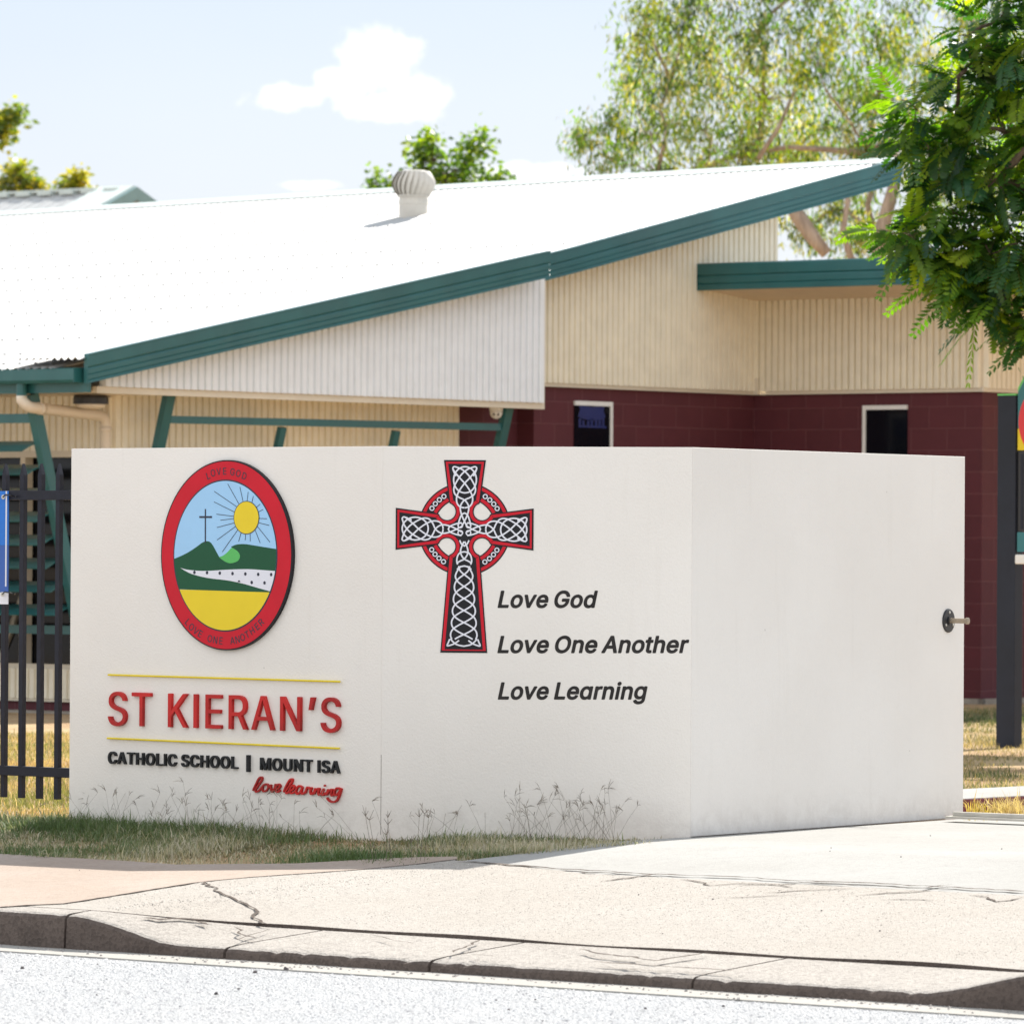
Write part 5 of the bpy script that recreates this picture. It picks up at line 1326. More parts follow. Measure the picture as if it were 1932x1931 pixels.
# upper overhang soffit
m = MB()
for i in range(8):
    a = 39.2 + (V_RIDGE - 39.2) * i / 8; b = 39.2 + (V_RIDGE - 39.2) * (i + 1) / 8
    m.face([uv(U_IN - .05, a, roof_z(U_UP, a) - .1), uv(U_UP - .05, a, roof_z(U_UP, a) - .1), uv(U_UP - .05, b, roof_z(U_UP, b) - .1), uv(U_IN - .05, b, roof_z(U_UP, b) - .1)])
m.face([uv(-52, 44.3, 4.9), uv(U_IN, 44.3, roof_z(U_UP, 44.3) - .09), uv(U_IN, V_RIDGE, roof_z(U_UP, V_RIDGE) - .09), uv(-52, V_RIDGE, 5.1)])
part('overhang_soffit', M['soffit'], m)
# eave gutter, its fascia and the downpipe
m = MB()
zq = roof_z(-33, V_EAVE) - .015
prof = [(-.115, 0.0), (-.128, -.008), (-.128, -.095), (-.112, -.118), (-.012, -.118), (-.012, -.0), (-.018, 0), (-.018, -.11), (-.108, -.11), (-.118, -.09), (-.118, -.0)]
for u in (-52, -32.17):
    for dv, dz in prof: m.v.append(uv(u, V_EAVE + .03 + dv, zq + dz)[:])
n = len(prof)
for j in range(n):
    m.f.append([j, n + j, n + (j + 1) % n, (j + 1) % n]); m.uv += [(0, 0)] * 4
m.box(uv(-32.172, V_EAVE - .098, zq - .118), UD * 0.006, VD * .118, UP * 0.119)
part('gutter', M['green'], m)
m = MB(); m.box(uv(-52, V_EAVE + .02, 2.905), UD * (52 - 32.07 - .05), VD * 0.04, UP * 0.20); part('fascia', M['green'], m)
ug = u_at(36, V_EAVE - .05)
m = MB()
m.tube([uv(ug, V_EAVE - .03, zq - .11), uv(ug, V_EAVE - .03, 2.885)], 0.044, 12)
dp = part('downpipe_outlet', M['green'], m)
m = MB()
ud = u_at(195, V_FRONT - .12)
zb = 2.80
pth = [uv(ug, V_EAVE - .03, 2.885), uv(ug, V_EAVE - .03, 2.85)] + [uv(ug + (.02 + .06 * math.sin(a)) * .6, V_EAVE - .03 + .07 * (1 - math.cos(a)), 2.85 - .06 * math.sin(a)) for a in (0.5, 1.0, 1.4)]
e = uv(ud, V_FRONT - .10, zb - .055)
p0 = pth[-1]
pth += [p0.lerp(e, .2), p0.lerp(e, .6), e + (p0 - e).normalized() * .1, e + (p0 - e).normalized() * .03 - UP * .015, e - UP * .07, uv(ud, V_FRONT - .10, 2.4), uv(ud, V_FRONT - .10, 0.3)]
m.tube(pth, 0.046, 14)
m.tube([e - UP * .09, e - UP * .13], 0.052, 14); m.tube([p0.lerp(e, .1), p0.lerp(e, .16)], 0.051, 14)
part('downpipe', M['pvc'], m, smooth=True)
# round light under the eave
pl = on_plane(170, 742, (0, 0, 2.86), UP)
pl = uv(u_at(170, 34.85), 34.85, 2.86)
m = MB(); m.lathe(pl, -UP, [(.135, -.045), (.145, -.02), (.145, .028), (.130, .03)], 28); lt = part('eave_light', M['black'], m)
m = MB(); m.lathe(pl - UP * .029, -UP, [(.125, 0), (.115, .022), (.07, .036), (.01, .04)], 24); m.build('light_diffuser', M['pvc'], lt, smooth=True)
# road-side front: cladding above, windows between, cladding below
zs = z_at(60, 850, -33.4, V_FRONT); zw = z_at(60, 1262, -33.4, V_FRONT)
m = MB()
corrugated(m, P(-46, V_FRONT), P(U_REC, V_FRONT), lambda s: zs, lambda s: 2.93, 0.0745, 0.014)
corrugated(m, P(-46, V_FRONT), P(U_REC, V_FRONT), lambda s: 0.40, lambda s: zw, 0.0745, 0.014)
m.box(uv(U_REC - .10, V_FRONT - .03, 0.4), UD * 0.13, VD * 0.029, UP * 2.5)
m.box(uv(-46, V_FRONT - .02, 0.375), UD * (46 + U_REC), VD * .018, UP * .035)
part('front_cladding', M['cream'], m)
m = MB(); m.wallquad(P(-46, V_FRONT + .09), P(U_REC, V_FRONT + .09), zw, zs); gl = part('window', M['glass'], m)
m = MB()
m.box(uv(-46, V_FRONT - .028, zs - .055), UD * (46 + U_REC - .1), VD * .11, UP * 0.075)
m.box(uv(-46, V_FRONT - .028, zw - .02), UD * (46 + U_REC - .1), VD * .11, UP * 0.06)
uw = u_at(45, V_FRONT)
for du in (0, -1.35, -2.7, -4.05, -5.4):
    m.box(uv(uw + du - .025, V_FRONT - .02, zw), UD * .055, VD * .095, UP * (zs - zw))
m.build('window_frame', M['creamtrim'], gl)
m = MB()
for k_ in range(9):
    a = uv(uw - .06 - .02 * (k_ % 2), V_FRONT + .16, zw + .1 + .05 * k_)
m.tube([uv(uw - .36, V_FRONT + .08, zw + .02), uv(uw - .20, V_FRONT + .08, zw + .35), uv(uw - .05, V_FRONT + .08, zw + .72)], [.02, .035, .015], 6)
m.build('curtain_edge', M['galv'], gl)


# windows in the burgundy walls
def small_window(name, a, b, z0, z1, nrm, left_frame, right_frame):
    """Dark pane in a pale frame set just proud of the block work."""
    d = (b - a).normalized(); L = (b - a).length
    mm = MB()
    mm.box(a + nrm * .004 + UP * z0, d * L, nrm * .004, UP * (z1 - z0)); w = part(name, M['glass'], mm)
    mm = MB()
    mm.box(a + nrm * .0 + UP * z1, d * L, nrm * .02, UP * 0.040)
    if left_frame: mm.box(a + UP * z0 - d * .035, d * .035, nrm * .02, UP * (z1 - z0 + .04))
    if right_frame: mm.box(b + UP * z0, d * .035, nrm * .02, UP * (z1 - z0 + .04))
    mm.box(a + UP * (z0 - .04), d * L, nrm * .03, UP * 0.04)
    mm.build('window_frame', M['white'], w)
    return w
a, b = P(U_IN, v_at(1081, U_IN)), P(U_IN, v_at(1148, U_IN))
zw1 = z_at(1115, 766, U_IN, 41.6)
w1 = small_window('window', a, b, 1.7, zw1, UD, False, True)
mm = MB()
d = VD; Lw = (b - a).length
for (x0, x1, za, zb_) in ((.10, .88, .52, .64),):
    pts = [(x0, zb_), (x0 + .1, zb_ - .015), (.5, zb_ - .03), (x1 - .1, zb_ - .015), (x1, zb_), (x1 - .06, (za + zb_) / 2), (x1, za), (x1 - .1, za - .02), (.5, za - .035), (x0 + .1, za - .02), (x0, za), (x0 + .06, (za + zb_) / 2)]
    Q = [a + d * (Lw * s) + UP * (zw1 - .62 + z) + UD * .0095 for s, z in pts]
    mm.face(list(reversed(Q)))
for s in (.12, .22, .36, .46, .58, .68, .78):
    mm.box(a + d * Lw * s + UD * .0085 + UP * (zw1 - .20), d * .035, UD * .001, UP * random.uniform(.06, .10))
    mm.box(a + d * (Lw * s + .035) + UD * .0085 + UP * (zw1 - .20), d * .03, UD * .001, UP * .02)
mm.build('window_decal', plain('decal_blue', (0.01, 0.02, 0.12), .4), w1)
a, b = P(u_at(1634, V_IN), V_IN), P(u_at(1712, V_IN), V_IN)
w2 = small_window('window', a, b, 1.7, z_at(1670, 773, -31.2, V_IN), -VD, True, False)


# sunshades: leaning green frames with tilted blades
def sunshade_front():
    m = MB()
    u0 = -32.82
    top = uv(u0, V_EAVE + .10, 2.90)
    bot = uv(u0, 35.02, 0.62)
    m.bar(top, bot, 0.07, 0.10, side=UD)
    sh = part('sunshade', M['green'], m)
    T = lambda z: (2.90 - z) / (2.90 - .62)
    V = lambda z: V_EAVE + .10 + (35.02 - V_EAVE - .10) * T(z)
    for y in (782,):
        z = z_at(30, y, -33.0, 34.4)
        mm = MB(); mm.box(uv(-46, V(z), z - .07), UD * (46 + u0 - .035), VD * .05, UP * .075); mm.build('rail', M['green'], sh)
    z = z_at(60, 1188, -33.0, 34.9)
    mm = MB(); mm.box(uv(-46, V(z) - .02, z - .035), UD * (46 + u0 + .2), VD * .05, UP * .07); mm.build('rail', M['green'], sh)
    for y in (835, 879, 923, 967, 1011, 1055, 1099, 1143):
        z = z_at(40, y, -33.0, 34.6)
        v = V(z)
        mm = MB()
        # blade: a shallow folded plate, its low lip towards the road
        A = uv(-46, v + .02, z + .006); 
        L = 46 + u0 - .035
        pr = [(0.03, 0.010), (-.09, -.022), (-.195, -.072), (-.190, -.080), (-.085, -.032), (0.03, 0.0)]
        i0 = 0
        for u in (-46, u0 - .036):
            for dv, dz in pr: mm.v.append(uv(u, v + dv, z + dz)[:])
        n = len(pr)
        for j in range(n):
            mm.f.append([j, n + j, n + (j + 1) % n, (j + 1) % n]); mm.uv += [(0, 0)] * 4
        mm.f.append([n + j for j in reversed(range(n))]); mm.uv += [(0, 0)] * n
        mm.build('blade', M['green'], sh)


sunshade_front()


def sunshade_gable():
    ua = -32.45
    va, vb2 = v_at(318, ua), v_at(957, ua)
    zt = 2.92
    lean = -0.27
    U = lambda z: ua + lean * (zt - z)
    m = MB()
    m.bar(uv(U(zt), va, zt), uv(U(1.0), va, 1.0), 0.10, 0.06, side=VD)
    sh = part('sunshade', M['green'], m)
    mm = MB(); mm.bar(uv(U(zt), vb2, zt), uv(U(1.0), vb2, 1.0), 0.10, 0.06, side=VD); mm.build('post', M['green'], sh)
    zr = 2.72
    mm = MB(); mm.bar(uv(U(zr), va + .05, zr), uv(U(zr), vb2 - .05, zr + .025), 0.05, 0.062, side=UD); mm.build('rail', M['green'], sh)
    for px in (533, 748):
        v = v_at(px, U(zr))
        mm = MB(); mm.bar(uv(U(zr - .035), v, zr - .035), uv(U(1.0), v, 1.0), 0.075, 0.045, side=VD); mm.build('mullion', M['green'], sh)
    for i in range(6):
        z = 2.475 - .21 * i
        mm = MB()
        mm.box(uv(U(z) - .02, va + .05, z), UD * .17 - UP * .05, VD * (v_at(533, U(zr)) - va - .09), UP * .01)
        mm.build('blade', M['green'], sh)


sunshade_gable()
# camera under the gable
pc = uv(-32.5, v_at(935, -32.5), zg - .03)
m = MB(); m.lathe(pc, -UP, [(.062, -.02), (.062, .03), (.058, .05)], 24); sc_ = part('security_camera', M['white'], m)
m = MB(); m.lathe(pc - UP * .045, -UP, [(.058, 0), (.056, .03), (.042, .058), (.02, .072), (.004, .076)], 24); dm = m.build('camera_dome', M['white'], sc_, smooth=True)
m = MB()
dirc = (EYE - pc).normalized()
for sd in (-.018, .016):
    m.lathe(pc - UP * .078 + Vector((sd, 0, 0)) + dirc * .040, dirc, [(.012, 0), (.012, .012), (.004, .014)], 10)
m.build('lens', M['black'], sc_)

# --- right wing: raised fascia, soffit and a low roof behind
VW = 43.07
m = MB()
prof = [(0.0, 0.0), (-.012, .012), (-.012, .105), (.0, .118), (-.008, .130), (-.008, .185), (.0, .192), (-.008, .199), (-.008, .25), (.05, .25), (.05, 0)]
zt = 4.325
n = len(prof)
for u in (U_IN + .005, -27.5):
    for dv, dz in prof: m.v.append(uv(u, VW + dv, zt - dz)[:])
for j in range(n):
    m.f.append([j, n + j, n + (j + 1) % n, (j + 1) % n]); m.uv += [(0, 0)] * 4
m.f.append(list(range(n))); m.uv += [(0, 0)] * n
m.box(uv(-27.5, VW, zt - .25), UD * .04, VD * 7, UP * .25)
part('wing_fascia', M['green'], m)
m = MB()
m.face([uv(U_IN, VW + .04, zt - .235), uv(U_IN, 44.05, 4.005), uv(-27.5, 44.05, 4.005), uv(-27.5, VW + .04, zt - .235)])
m.face([uv(-30.14, 44.0, 4.01), uv(-30.14, 50, 4.0), uv(-27.5, 50, 4.0), uv(-27.5, 44.0, 4.01)])
part('wing_soffit', M['soffit'], m)
m = MB()
N = 300
for i in range(N + 1):
    u = U_IN + (U_IN * 0 + 5.23) * i / N
    h = .010 * math.sin(2 * math.pi * i / N * 5.23 / .076)
    for v, z in ((VW + .02, zt - .02), (50.2, zt - .45)): m.v.append(uv(u, v, z + h)[:])
for i in range(N):
    m.f.append([2 * i, 2 * i + 2, 2 * i + 3, 2 * i + 1]); m.uv += [(0, 0)] * 4
part('wing_roof', M['roof'], m)
m = MB(); m.wallquad(P(U_IN, 50.0), P(-30.1, 50.0), GND - .3, 3.9); part('wing_back_wall', M['cream'], m)


# --- rooftop ventilator
def ventilator():
    # foot of the pipe: where its line of sight meets the roof
    d = ray(780, 408); lo, hi = 40.0, 62.0
    for _ in range(40):
        mid = (lo + hi) / 2; q = EYE + d * (mid / d.y); uu, vv = to_uv(q)
        if q.z > roof_z(uu, vv): lo = mid
        else: hi = mid
    q = EYE + d * (lo / d.y)
    sc = q.y / FPX
    rp = 27.5 * sc
    m = MB(); m.lathe(q - UP * .16, UP, [(rp * 1.25, 0), (rp * 1.22, .06), (rp, .12), (rp, .155 + 22 * sc), (rp * 1.03, .16 + 22 * sc), (rp * 1.03, .16 + 29 * sc), (rp, .162 + 30 * sc), (rp, .16 + 40 * sc)], 32)
    vt = part('roof_ventilator', M['vent'], m, smooth=False)
    base = q + UP * 36 * sc
    R0, H = 39.5 * sc, 51 * sc
    m = MB()
    NV = 22
    for i in range(NV):
        a = 2 * math.pi * i / NV
        pr = []
        for j in range(11):
            t = j / 10
            r = R0 * (0.62 + 0.385 * math.sin(math.pi * (0.10 + 0.80 * t)))
            z = H * (0.04 + 0.90 * t)
            tw = 0.30 * (t - .5)
            for s, rr in ((0, r * .90), (0.55, r * 1.0), (1.0, r * 1.045)):
                ang = a + tw + s * 2 * math.pi / NV * 1.12
                pr.append((base.x + rr * math.cos(ang), base.y + rr * math.sin(ang), base.z + z))
        i0 = len(m.v); m.v += pr
        for j in range(10):
            for s in range(2):
                k = i0 + j * 3 + s
                m.f.append([k, k + 1, k + 4, k + 3]); m.uv += [(0, 0)] * 4
    m.build('turbine_vane', M['vent'], vt, smooth=True)
    m = MB(); m.lathe(base, UP, [(R0 * .80, 0), (R0 * .80, H * .05), (R0 * .70, H * .06)], 32)
    m.lathe(base + UP * H * .92, UP, [(R0 * .72, 0), (R0 * .64, H * .04), (R0 * .42, H * .065), (R0 * .08, H * .075)], 32)
    m.lathe(base, UP, [(R0 * .55, 0), (R0 * .55, H * .9)], 16)
    m.build('turbine_cap', M['vent'], vt, smooth=True)


ventilator()

# ------------------------------------------------------------------ the far building on the left
def far_building():
    y = 96.0
    apex = depth(249, 359, y)
    t = thing('gabled_building', 'distant gabled building with pale iron roof and pinkish gable, showing over the school roof', 'building', (apex.x, apex.y, 0.3))
    zr = apex.z
    slope = math.tan(R(24)); half = 4.2
    E = lambda x, v, z: apex + UD * x + VD * v + UP * (z - zr)
    m = MB()
    NN = 120
    for sgn in (-1, 1):
        for i in range(NN):
            xa, xb = -14 + 14.05 * i / NN, -14 + 14.05 * (i + 1) / NN
            h = .004 if i % 2 else 0.0
            f = [E(xa, 0, zr + h), E(xb, 0, zr + h), E(xb, sgn * half, zr - slope * half + h), E(xa, sgn * half, zr - slope * half + h)]
            if sgn > 0: f.reverse()
            m.face(f)
    rf2 = m.build('roof', M['roof'], t)
    m = MB()
    for i in range(28):
        m.box(E(-14 + .5 * i, -.16, zr - .035), UD * .30, VD * .32, UP * .075)
    m.box(E(-14, -.10, zr + .022), UD * 13.2, VD * .2, UP * .04)
    m.build('ridge_cap', M['ridge'], rf2)
    m = MB()
    for sgn in (-1, 1):
        m.box(E(0.06, 0, zr - .17), UD * .06, VD * sgn * (half + .1) - UP * slope * (half + .1), UP * .22)
    m.build('barge_board', M['bargegrey'], t)
    m = MB()
    for sgn in (-1, 1):
        m.box(E(-.75, 0, zr + .045), UD * .80, VD * sgn * (half + .1) - UP * slope * (half + .1), UP * .03)
    m.build('barge_flashing', M['ridge'], t)
    m = MB()
    wz = zr - slope * (half - .5)
    m.face([E(-.35, -half + .5, 0.2), E(-.35, half - .5, 0.2), E(-.35, half - .5, wz - .15), E(-.35, 0, zr - .25), E(-.35, -half + .5, wz - .15)])
    m.face([E(-14, -half + .5, 0.2), E(-.35, -half + .5, 0.2), E(-.35, -half + .5, wz), E(-14, -half + .5, wz)])
    m.face([E(-14, half - .5, 0.2), E(-14, half - .5, wz), E(-.35, half - .5, wz), E(-.35, half - .5, 0.2)])
    m.build('gable_wall', M['pink'], t)


far_building()

# ------------------------------------------------------------------ picket fence, banner, gate track
fen = thing('picket_fence', 'black steel picket fence with speared tops running up to the sign wall', 'fence', (WL.x - .1, WL.y, .3))
F0 = Vector((WL.x, WL.y, 0)) - PL.n * 0.06
FD = UD
fz = lambda y: 1.65 + (1045.5 - y) * (WL.y + .1) / FPX
zt_, zb2 = fz(945), fz(1468)
for i in range(40):
    x = -0.010 - i * .1235
    if x < -5.0: break
    m = MB()
    w = .027; c = F0 + FD * (x - w / 2)
    nrm = FD.cross(UP)
    ztop = fz(885); zs_ = fz(906)
    m.box(c + UP * fz(1519) + nrm * (-w / 2), FD * w, -nrm * -w, UP * (zs_ - fz(1519)))
    # pressed spear
    o = c + nrm * (-w / 2)
    b4 = [o + UP * zs_, o + FD * w + UP * zs_, o + FD * w + nrm * w + UP * zs_, o + nrm * w + UP * zs_]
    rid = [o + FD * (w / 2) + nrm * (w * .15) + UP * ztop, o + FD * (w / 2) + nrm * (w * .85) + UP * ztop]
    m.face([b4[3], b4[2], rid[1]]); m.face([b4[1], b4[0], rid[0]])
    m.face([b4[0], b4[3], rid[1], rid[0]]); m.face([b4[2], b4[1], rid[0], rid[1]])
    m.build('picket', M['fence'], fen)
nrm = FD.cross(UP)
for z in (zt_, zb2):
    m = MB(); m.box(F0 - FD * 5.0 - nrm * .019 + UP * (z - .024), FD * 5.0, nrm * .040, UP * .048); m.build('rail', M['fence'], fen, bevel=.002)
m = MB(); m.box(F0 - FD * 5.1 - nrm * .03 + UP * 0.2, FD * .06, nrm * .06, UP * 1.85); m.build('post', M['fence'], fen)

# banner tied to the pickets
xr = on_plane(14.5, 1000, F0 + nrm * .03, nrm)
bx0 = (xr - F0).dot(FD)
ban = thing('fence_banner', 'blue banner with white lower band tied to the black picket fence', 'banner', F0 + FD * bx0 + nrm * .03 + UP * 1.3)
za, zm, zc_ = fz(937), fz(1118), fz(1152)
def cloth(name, z0, z1, mat):
    m = MB(); NX, NZ = 24, 14
    for side in (0, 1):
        i0 = len(m.v)
        for i in range(NX + 1):
            for j in range(NZ + 1):
                x = bx0 - 1.6 * i / NX; z = z0 + (z1 - z0) * j / NZ
                wv = .028 + .006 * math.sin(i * 1.1 + z * 3) + .004 * math.sin(i * 2.7) - side * .002
                m.v.append((F0 + FD * x + nrm * wv + UP * z)[:])
        for i in range(NX):
            for j in range(NZ):
                k = i0 + i * (NZ + 1) + j
                q = [k, k + NZ + 1, k + NZ + 2, k + 1]
                m.f.append(q if side else list(reversed(q))); m.uv += [(0, 0)] * 4
    return m.build(name, mat, ban, smooth=True)
zmid = fz(1040)
cl1 = cloth('cloth', zmid, za, M['bannerblue']); cloth('cloth', zm - .03, zmid - .001, M['bannerdeep']); cloth('white_band', zc_, zm - .031, M['bannerwhite'])
m = MB(); m.box(F0 + FD * (bx0 - .007) + nrm * .037 + UP * zm, FD * .008, nrm * .002, UP * (za - zm)); m.build('hem', M['bannerwhite'], ban)
for z in (za - .03, zc_ + .05):
    c = F0 + FD * (bx0 - .022) + nrm * .040 + UP * z
    m = MB(); m.lathe(c, nrm, [(.012, 0), (.012, .002), (.006, .003)], 16); m.build('eyelet', M['galv'], ban)
    m = MB(); m.tube([c + nrm * .003, c + FD * .02 + nrm * .006 + UP * .012, c + FD * .05 + UP * .008, c + FD * .055 - nrm * .03, c + FD * .085 + UP * .006], .0035, 6); m.build('cable_tie', M['black'], ban)

gt = thing('gate_track', 'low steel gate track on the concrete beside the end of the sign wall', 'track', ground(1784, 1549))
ga = ground(1783, 1549.5); gu, gv = to_uv(ga)
m = MB()
zt0 = .325
m.box(uv(gu, gv, zt0), UD * 5.2, VD * .10, UP * .012)
m.build('base_plate', M['galv'], gt)
m = MB(); m.box(uv(gu + .02, gv + .035, zt0 + .012), UD * 5.16, VD * .024, UP * .022); m.build('rail', M['galv'], gt, bevel=.004)

# raised path edged with a maroon kerb, beyond the wall's end
pe0 = ground(1800, 1531); eu, ev = to_uv(pe0)
m = MB()
pts = [(eu - .72, ev - 1.0), (eu - .12, ev - 1.0), (eu, ev - .8), (eu, 42.5), (eu - .72, 42.5)]
zp = 0.375
m.face([uv(a, b, zp) for a, b in pts])
for i in range(len(pts)):
    a, b = pts[i], pts[(i + 1) % len(pts)]
    m.face([uv(*a, .2), uv(*b, .2), uv(*b, zp), uv(*a, zp)])
m.build('path', M['drive'], kind='structure', label='raised white concrete path beyond the end of the sign wall')
m = MB(); m.box(uv(eu + .003, ev - .8, .2), UD * .012, VD * 13, UP * (zp - .2 - .004)); m.build('path_kerb', M['edging'], kind='structure', label='maroon painted kerb face along the white path')

# ------------------------------------------------------------------ pylon sign at the right
def pylon():
    d0 = 41.3
    p = depth(1879, 1400, d0); pu, pv = to_uv(p)
    zof = lambda y: 1.65 + (1045.6 - y) * d0 / FPX
    t = thing('school_sign', 'tall charcoal sign post with teal, red and yellow panel and dark message screen', 'sign', uv(pu, pv, .3))
    m = MB(); m.box(uv(pu, pv, .1), UD * .155, VD * .10, UP * (zof(747) - .1)); m.build('post', M['pylon'], t, bevel=.004)
    m = MB(); m.box(uv(pu - .002, pv - .002, zof(746.6)), UD * .159, VD * .104, UP * .012); m.build('cap', M['limeg'], t)
    m = MB(); m.box(uv(pu + 1.72, pv, .1), UD * .155, VD * .10, UP * (zof(747) - .1)); m.build('post', M['pylon'], t, bevel=.004)
    m = MB(); m.box(uv(pu + 1.718, pv - .002, zof(746.6)), UD * .159, VD * .104, UP * .012); m.build('cap', M['limeg'], t)
    x0 = pu + .172; W = 1.535
    def slab(name, ya, yb, mat, v0=.0, th=.09):
        m = MB(); m.box(uv(x0, pv + v0, zof(yb)), UD * W, VD * th, UP * (zof(ya) - zof(yb))); return m.build(name, mat, t)
    # arched head of teal with a lime edge
    m = MB(); mc = MB()
    arc = [(i / 20, zof(741) + .55 * math.sin(math.pi * i / 20) ** .8) for i in range(21)]
    f = [uv(x0 + W * s, pv, z) for s, z in arc]; b = [uv(x0 + W * s, pv + .09, z) for s, z in arc]
    lo = zof(809)
    m.face([uv(x0, pv, lo), uv(x0 + W, pv, lo)] + list(reversed(f))); m.face([uv(x0 + W, pv + .09, lo), uv(x0, pv + .09, lo)] + b)
    for i in range(20): m.face([f[i], f[i + 1], b[i + 1], b[i]])
    m.face([uv(x0, pv + .09, lo), uv(x0, pv, lo), f[0], b[0]]); m.face([uv(x0 + W, pv, lo), uv(x0 + W, pv + .09, lo), b[-1], f[-1]])
    m.build('teal_head', M['teal'], t)
    for i in range(20):
        mc.face([f[i], f[i + 1], f[i + 1] + UP * .03, f[i] + UP * .03]); mc.face([f[i] + UP * .03, f[i + 1] + UP * .03, b[i + 1] + UP * .03, b[i] + UP * .03]); mc.face([b[i + 1], b[i], b[i] + UP * .03, b[i + 1] + UP * .03])
    mc.face([b[0], f[0], f[0] + UP * .03, b[0] + UP * .03])
    mc.build('lime_edge', M['limeg'], t)
    slab('yellow_band', 809.4, 850, M['sunyellow'])
    sc2 = slab('screen', 853, 1002, M['black'], .01, .075)
    mm = MB()
    for i in range(38):
        mm.box(uv(x0 + .02 + i * .04, pv + .0075, zof(998)), UD * .022, VD * .0024, UP * (zof(857) - zof(998)))
    mm.build('pixel_column', M['pylon'], sc2)
    slab('teal_band', 1004, 1041, M['teal'])
    m = MB(); m.box(uv(x0, pv - .03, zof(1064)), UD * W, VD * .06, UP * (zof(1046) - zof(1064))); m.build('lamp_tube', M['white'], t, bevel=.01)
    # round crest with red border
    cu_, cz = x0 + .305, zof(797)
    for nm, r, mat, off in (('crest', .295, M['signred'], .004), ('crest_field', .20, M['skyblue'], .006)):
        m = MB(); m.lathe(uv(cu_, pv - off, cz), -VD, [(r, -.004), (r, .002), (r * .99, .003)], 48); m.build(nm, mat, t)


pylon()
# ------------------------------------------------------------------ vegetation
def inside(poly, x, y):
    r = np.zeros(len(x), bool)
    n = len(poly)
    for i in range(n):
        x1, y1 = poly[i]; x2, y2 = poly[(i + 1) % n]
        c = ((y1 > y) != (y2 > y)) & (x < (x2 - x1) * (y - y1) / (y2 - y1 + 1e-12) + x1)
        r ^= c
    return r


def hvec(u, v):
    ss = lambda a, b, x: (lambda t: t * t * (3 - 2 * t))(np.clip((x - a) / (b - a), 0, 1))
    low = ss(-16.5, -15.85, u) * (1 - ss(-12.25, -11.65, u))
    e = 0.15 - 0.095 * low
    return np.where(v < V_KERB, 0, e + (0.31 - e) * np.clip((v - V_KERB) / 3.93, 0, 1))


def bumpfield(x, y, seed, n=60, box=None, r=(.15, .6)):
    g = np.random.default_rng(seed)
    x0, x1, y0, y1 = box
    out = np.zeros(len(x))
    for _ in range(n):
        cx, cy, rr = g.uniform(x0, x1), g.uniform(y0, y1), g.uniform(*r)
        out += g.choice([-1, 1]) * np.exp(-((x - cx) ** 2 + (y - cy) ** 2) / rr ** 2)
    return out


def grass(name, poly, n, hlo, hhi, wid, palette, label, seed=1, z_off=-0.03, lean=0.7, thin=0.0, tallband=None):
    g = np.random.default_rng(seed)
    us = [p[0] for p in poly]; vs = [p[1] for p in poly]
    box = (min(us), max(us), min(vs), max(vs))
    u = g.uniform(box[0], box[1], n * 3); v = g.uniform(box[2], box[3], n * 3)
    ok = inside(poly, u, v)
    u, v = u[ok][:n], v[ok][:n]
    area = (box[1] - box[0]) * (box[3] - box[2])
    cl = bumpfield(u, v, seed + 5, int(40 + area * 3), box, (.08, .45))
    keep = g.random(len(u)) < np.clip(0.62 + cl * 0.45 - thin, 0.06, 1)
    u, v, cl = u[keep], v[keep], cl[keep]
    m = len(u)
    z = hvec(u, v) + z_off
    X = u * CA + v * SA; Y = -u * SA + v * CA
    hh = g.uniform(hlo, hhi, m) * (0.75 + 0.3 * np.clip(cl, -1, 1.4)) * np.where(g.random(m) < .1, 1.5, 1)
    a = g.uniform(0, 2 * np.pi, m); ln = g.uniform(0.15, lean, m) * hh
    w = wid * g.uniform(.6, 1.3, m)
    b = a + g.uniform(-.6, .6, m) + np.pi / 2
    dx, dy = np.cos(a), np.sin(a); wx, wy = np.cos(b) * w / 2, np.sin(b) * w / 2
    V = np.empty((m, 5, 3), np.float32)
    V[:, 0] = np.stack([X - wx, Y - wy, z], 1); V[:, 1] = np.stack([X + wx, Y + wy, z], 1)
    mx, my, mz = X + dx * ln * .35, Y + dy * ln * .35, z + hh * .6
    V[:, 2] = np.stack([mx + wx * .8, my + wy * .8, mz], 1); V[:, 3] = np.stack([mx - wx * .8, my - wy * .8, mz], 1)
    V[:, 4] = np.stack([X + dx * ln, Y + dy * ln, z + hh * (1 - .25 * (ln / hh) ** 2)], 1)
    base = (np.arange(m) * 5)[:, None]
    quad = base + np.array([0, 1, 2, 3]); tri = base + np.array([3, 2, 4])
    fl = np.concatenate([quad, tri], 1).ravel()
    lt = np.tile([4, 3], m)
    pal = np.array(palette, np.float32)
    # broad patches of one tone, single blades of another
    t = bumpfield(u, v, seed + 9, int(30 + area), box, (.2, .8)) + g.normal(0, .55, m)
    idx = np.clip(((t + 1.2) / 2.4 * len(pal)).astype(int), 0, len(pal) - 1)
    c = pal[idx] * g.uniform(.75, 1.25, (m, 1)).astype(np.float32)
    return np_mesh(name, V.reshape(-1, 3), fl, lt, M['grass'], color=np.repeat(c, 5, 0), label=label, kind='stuff')


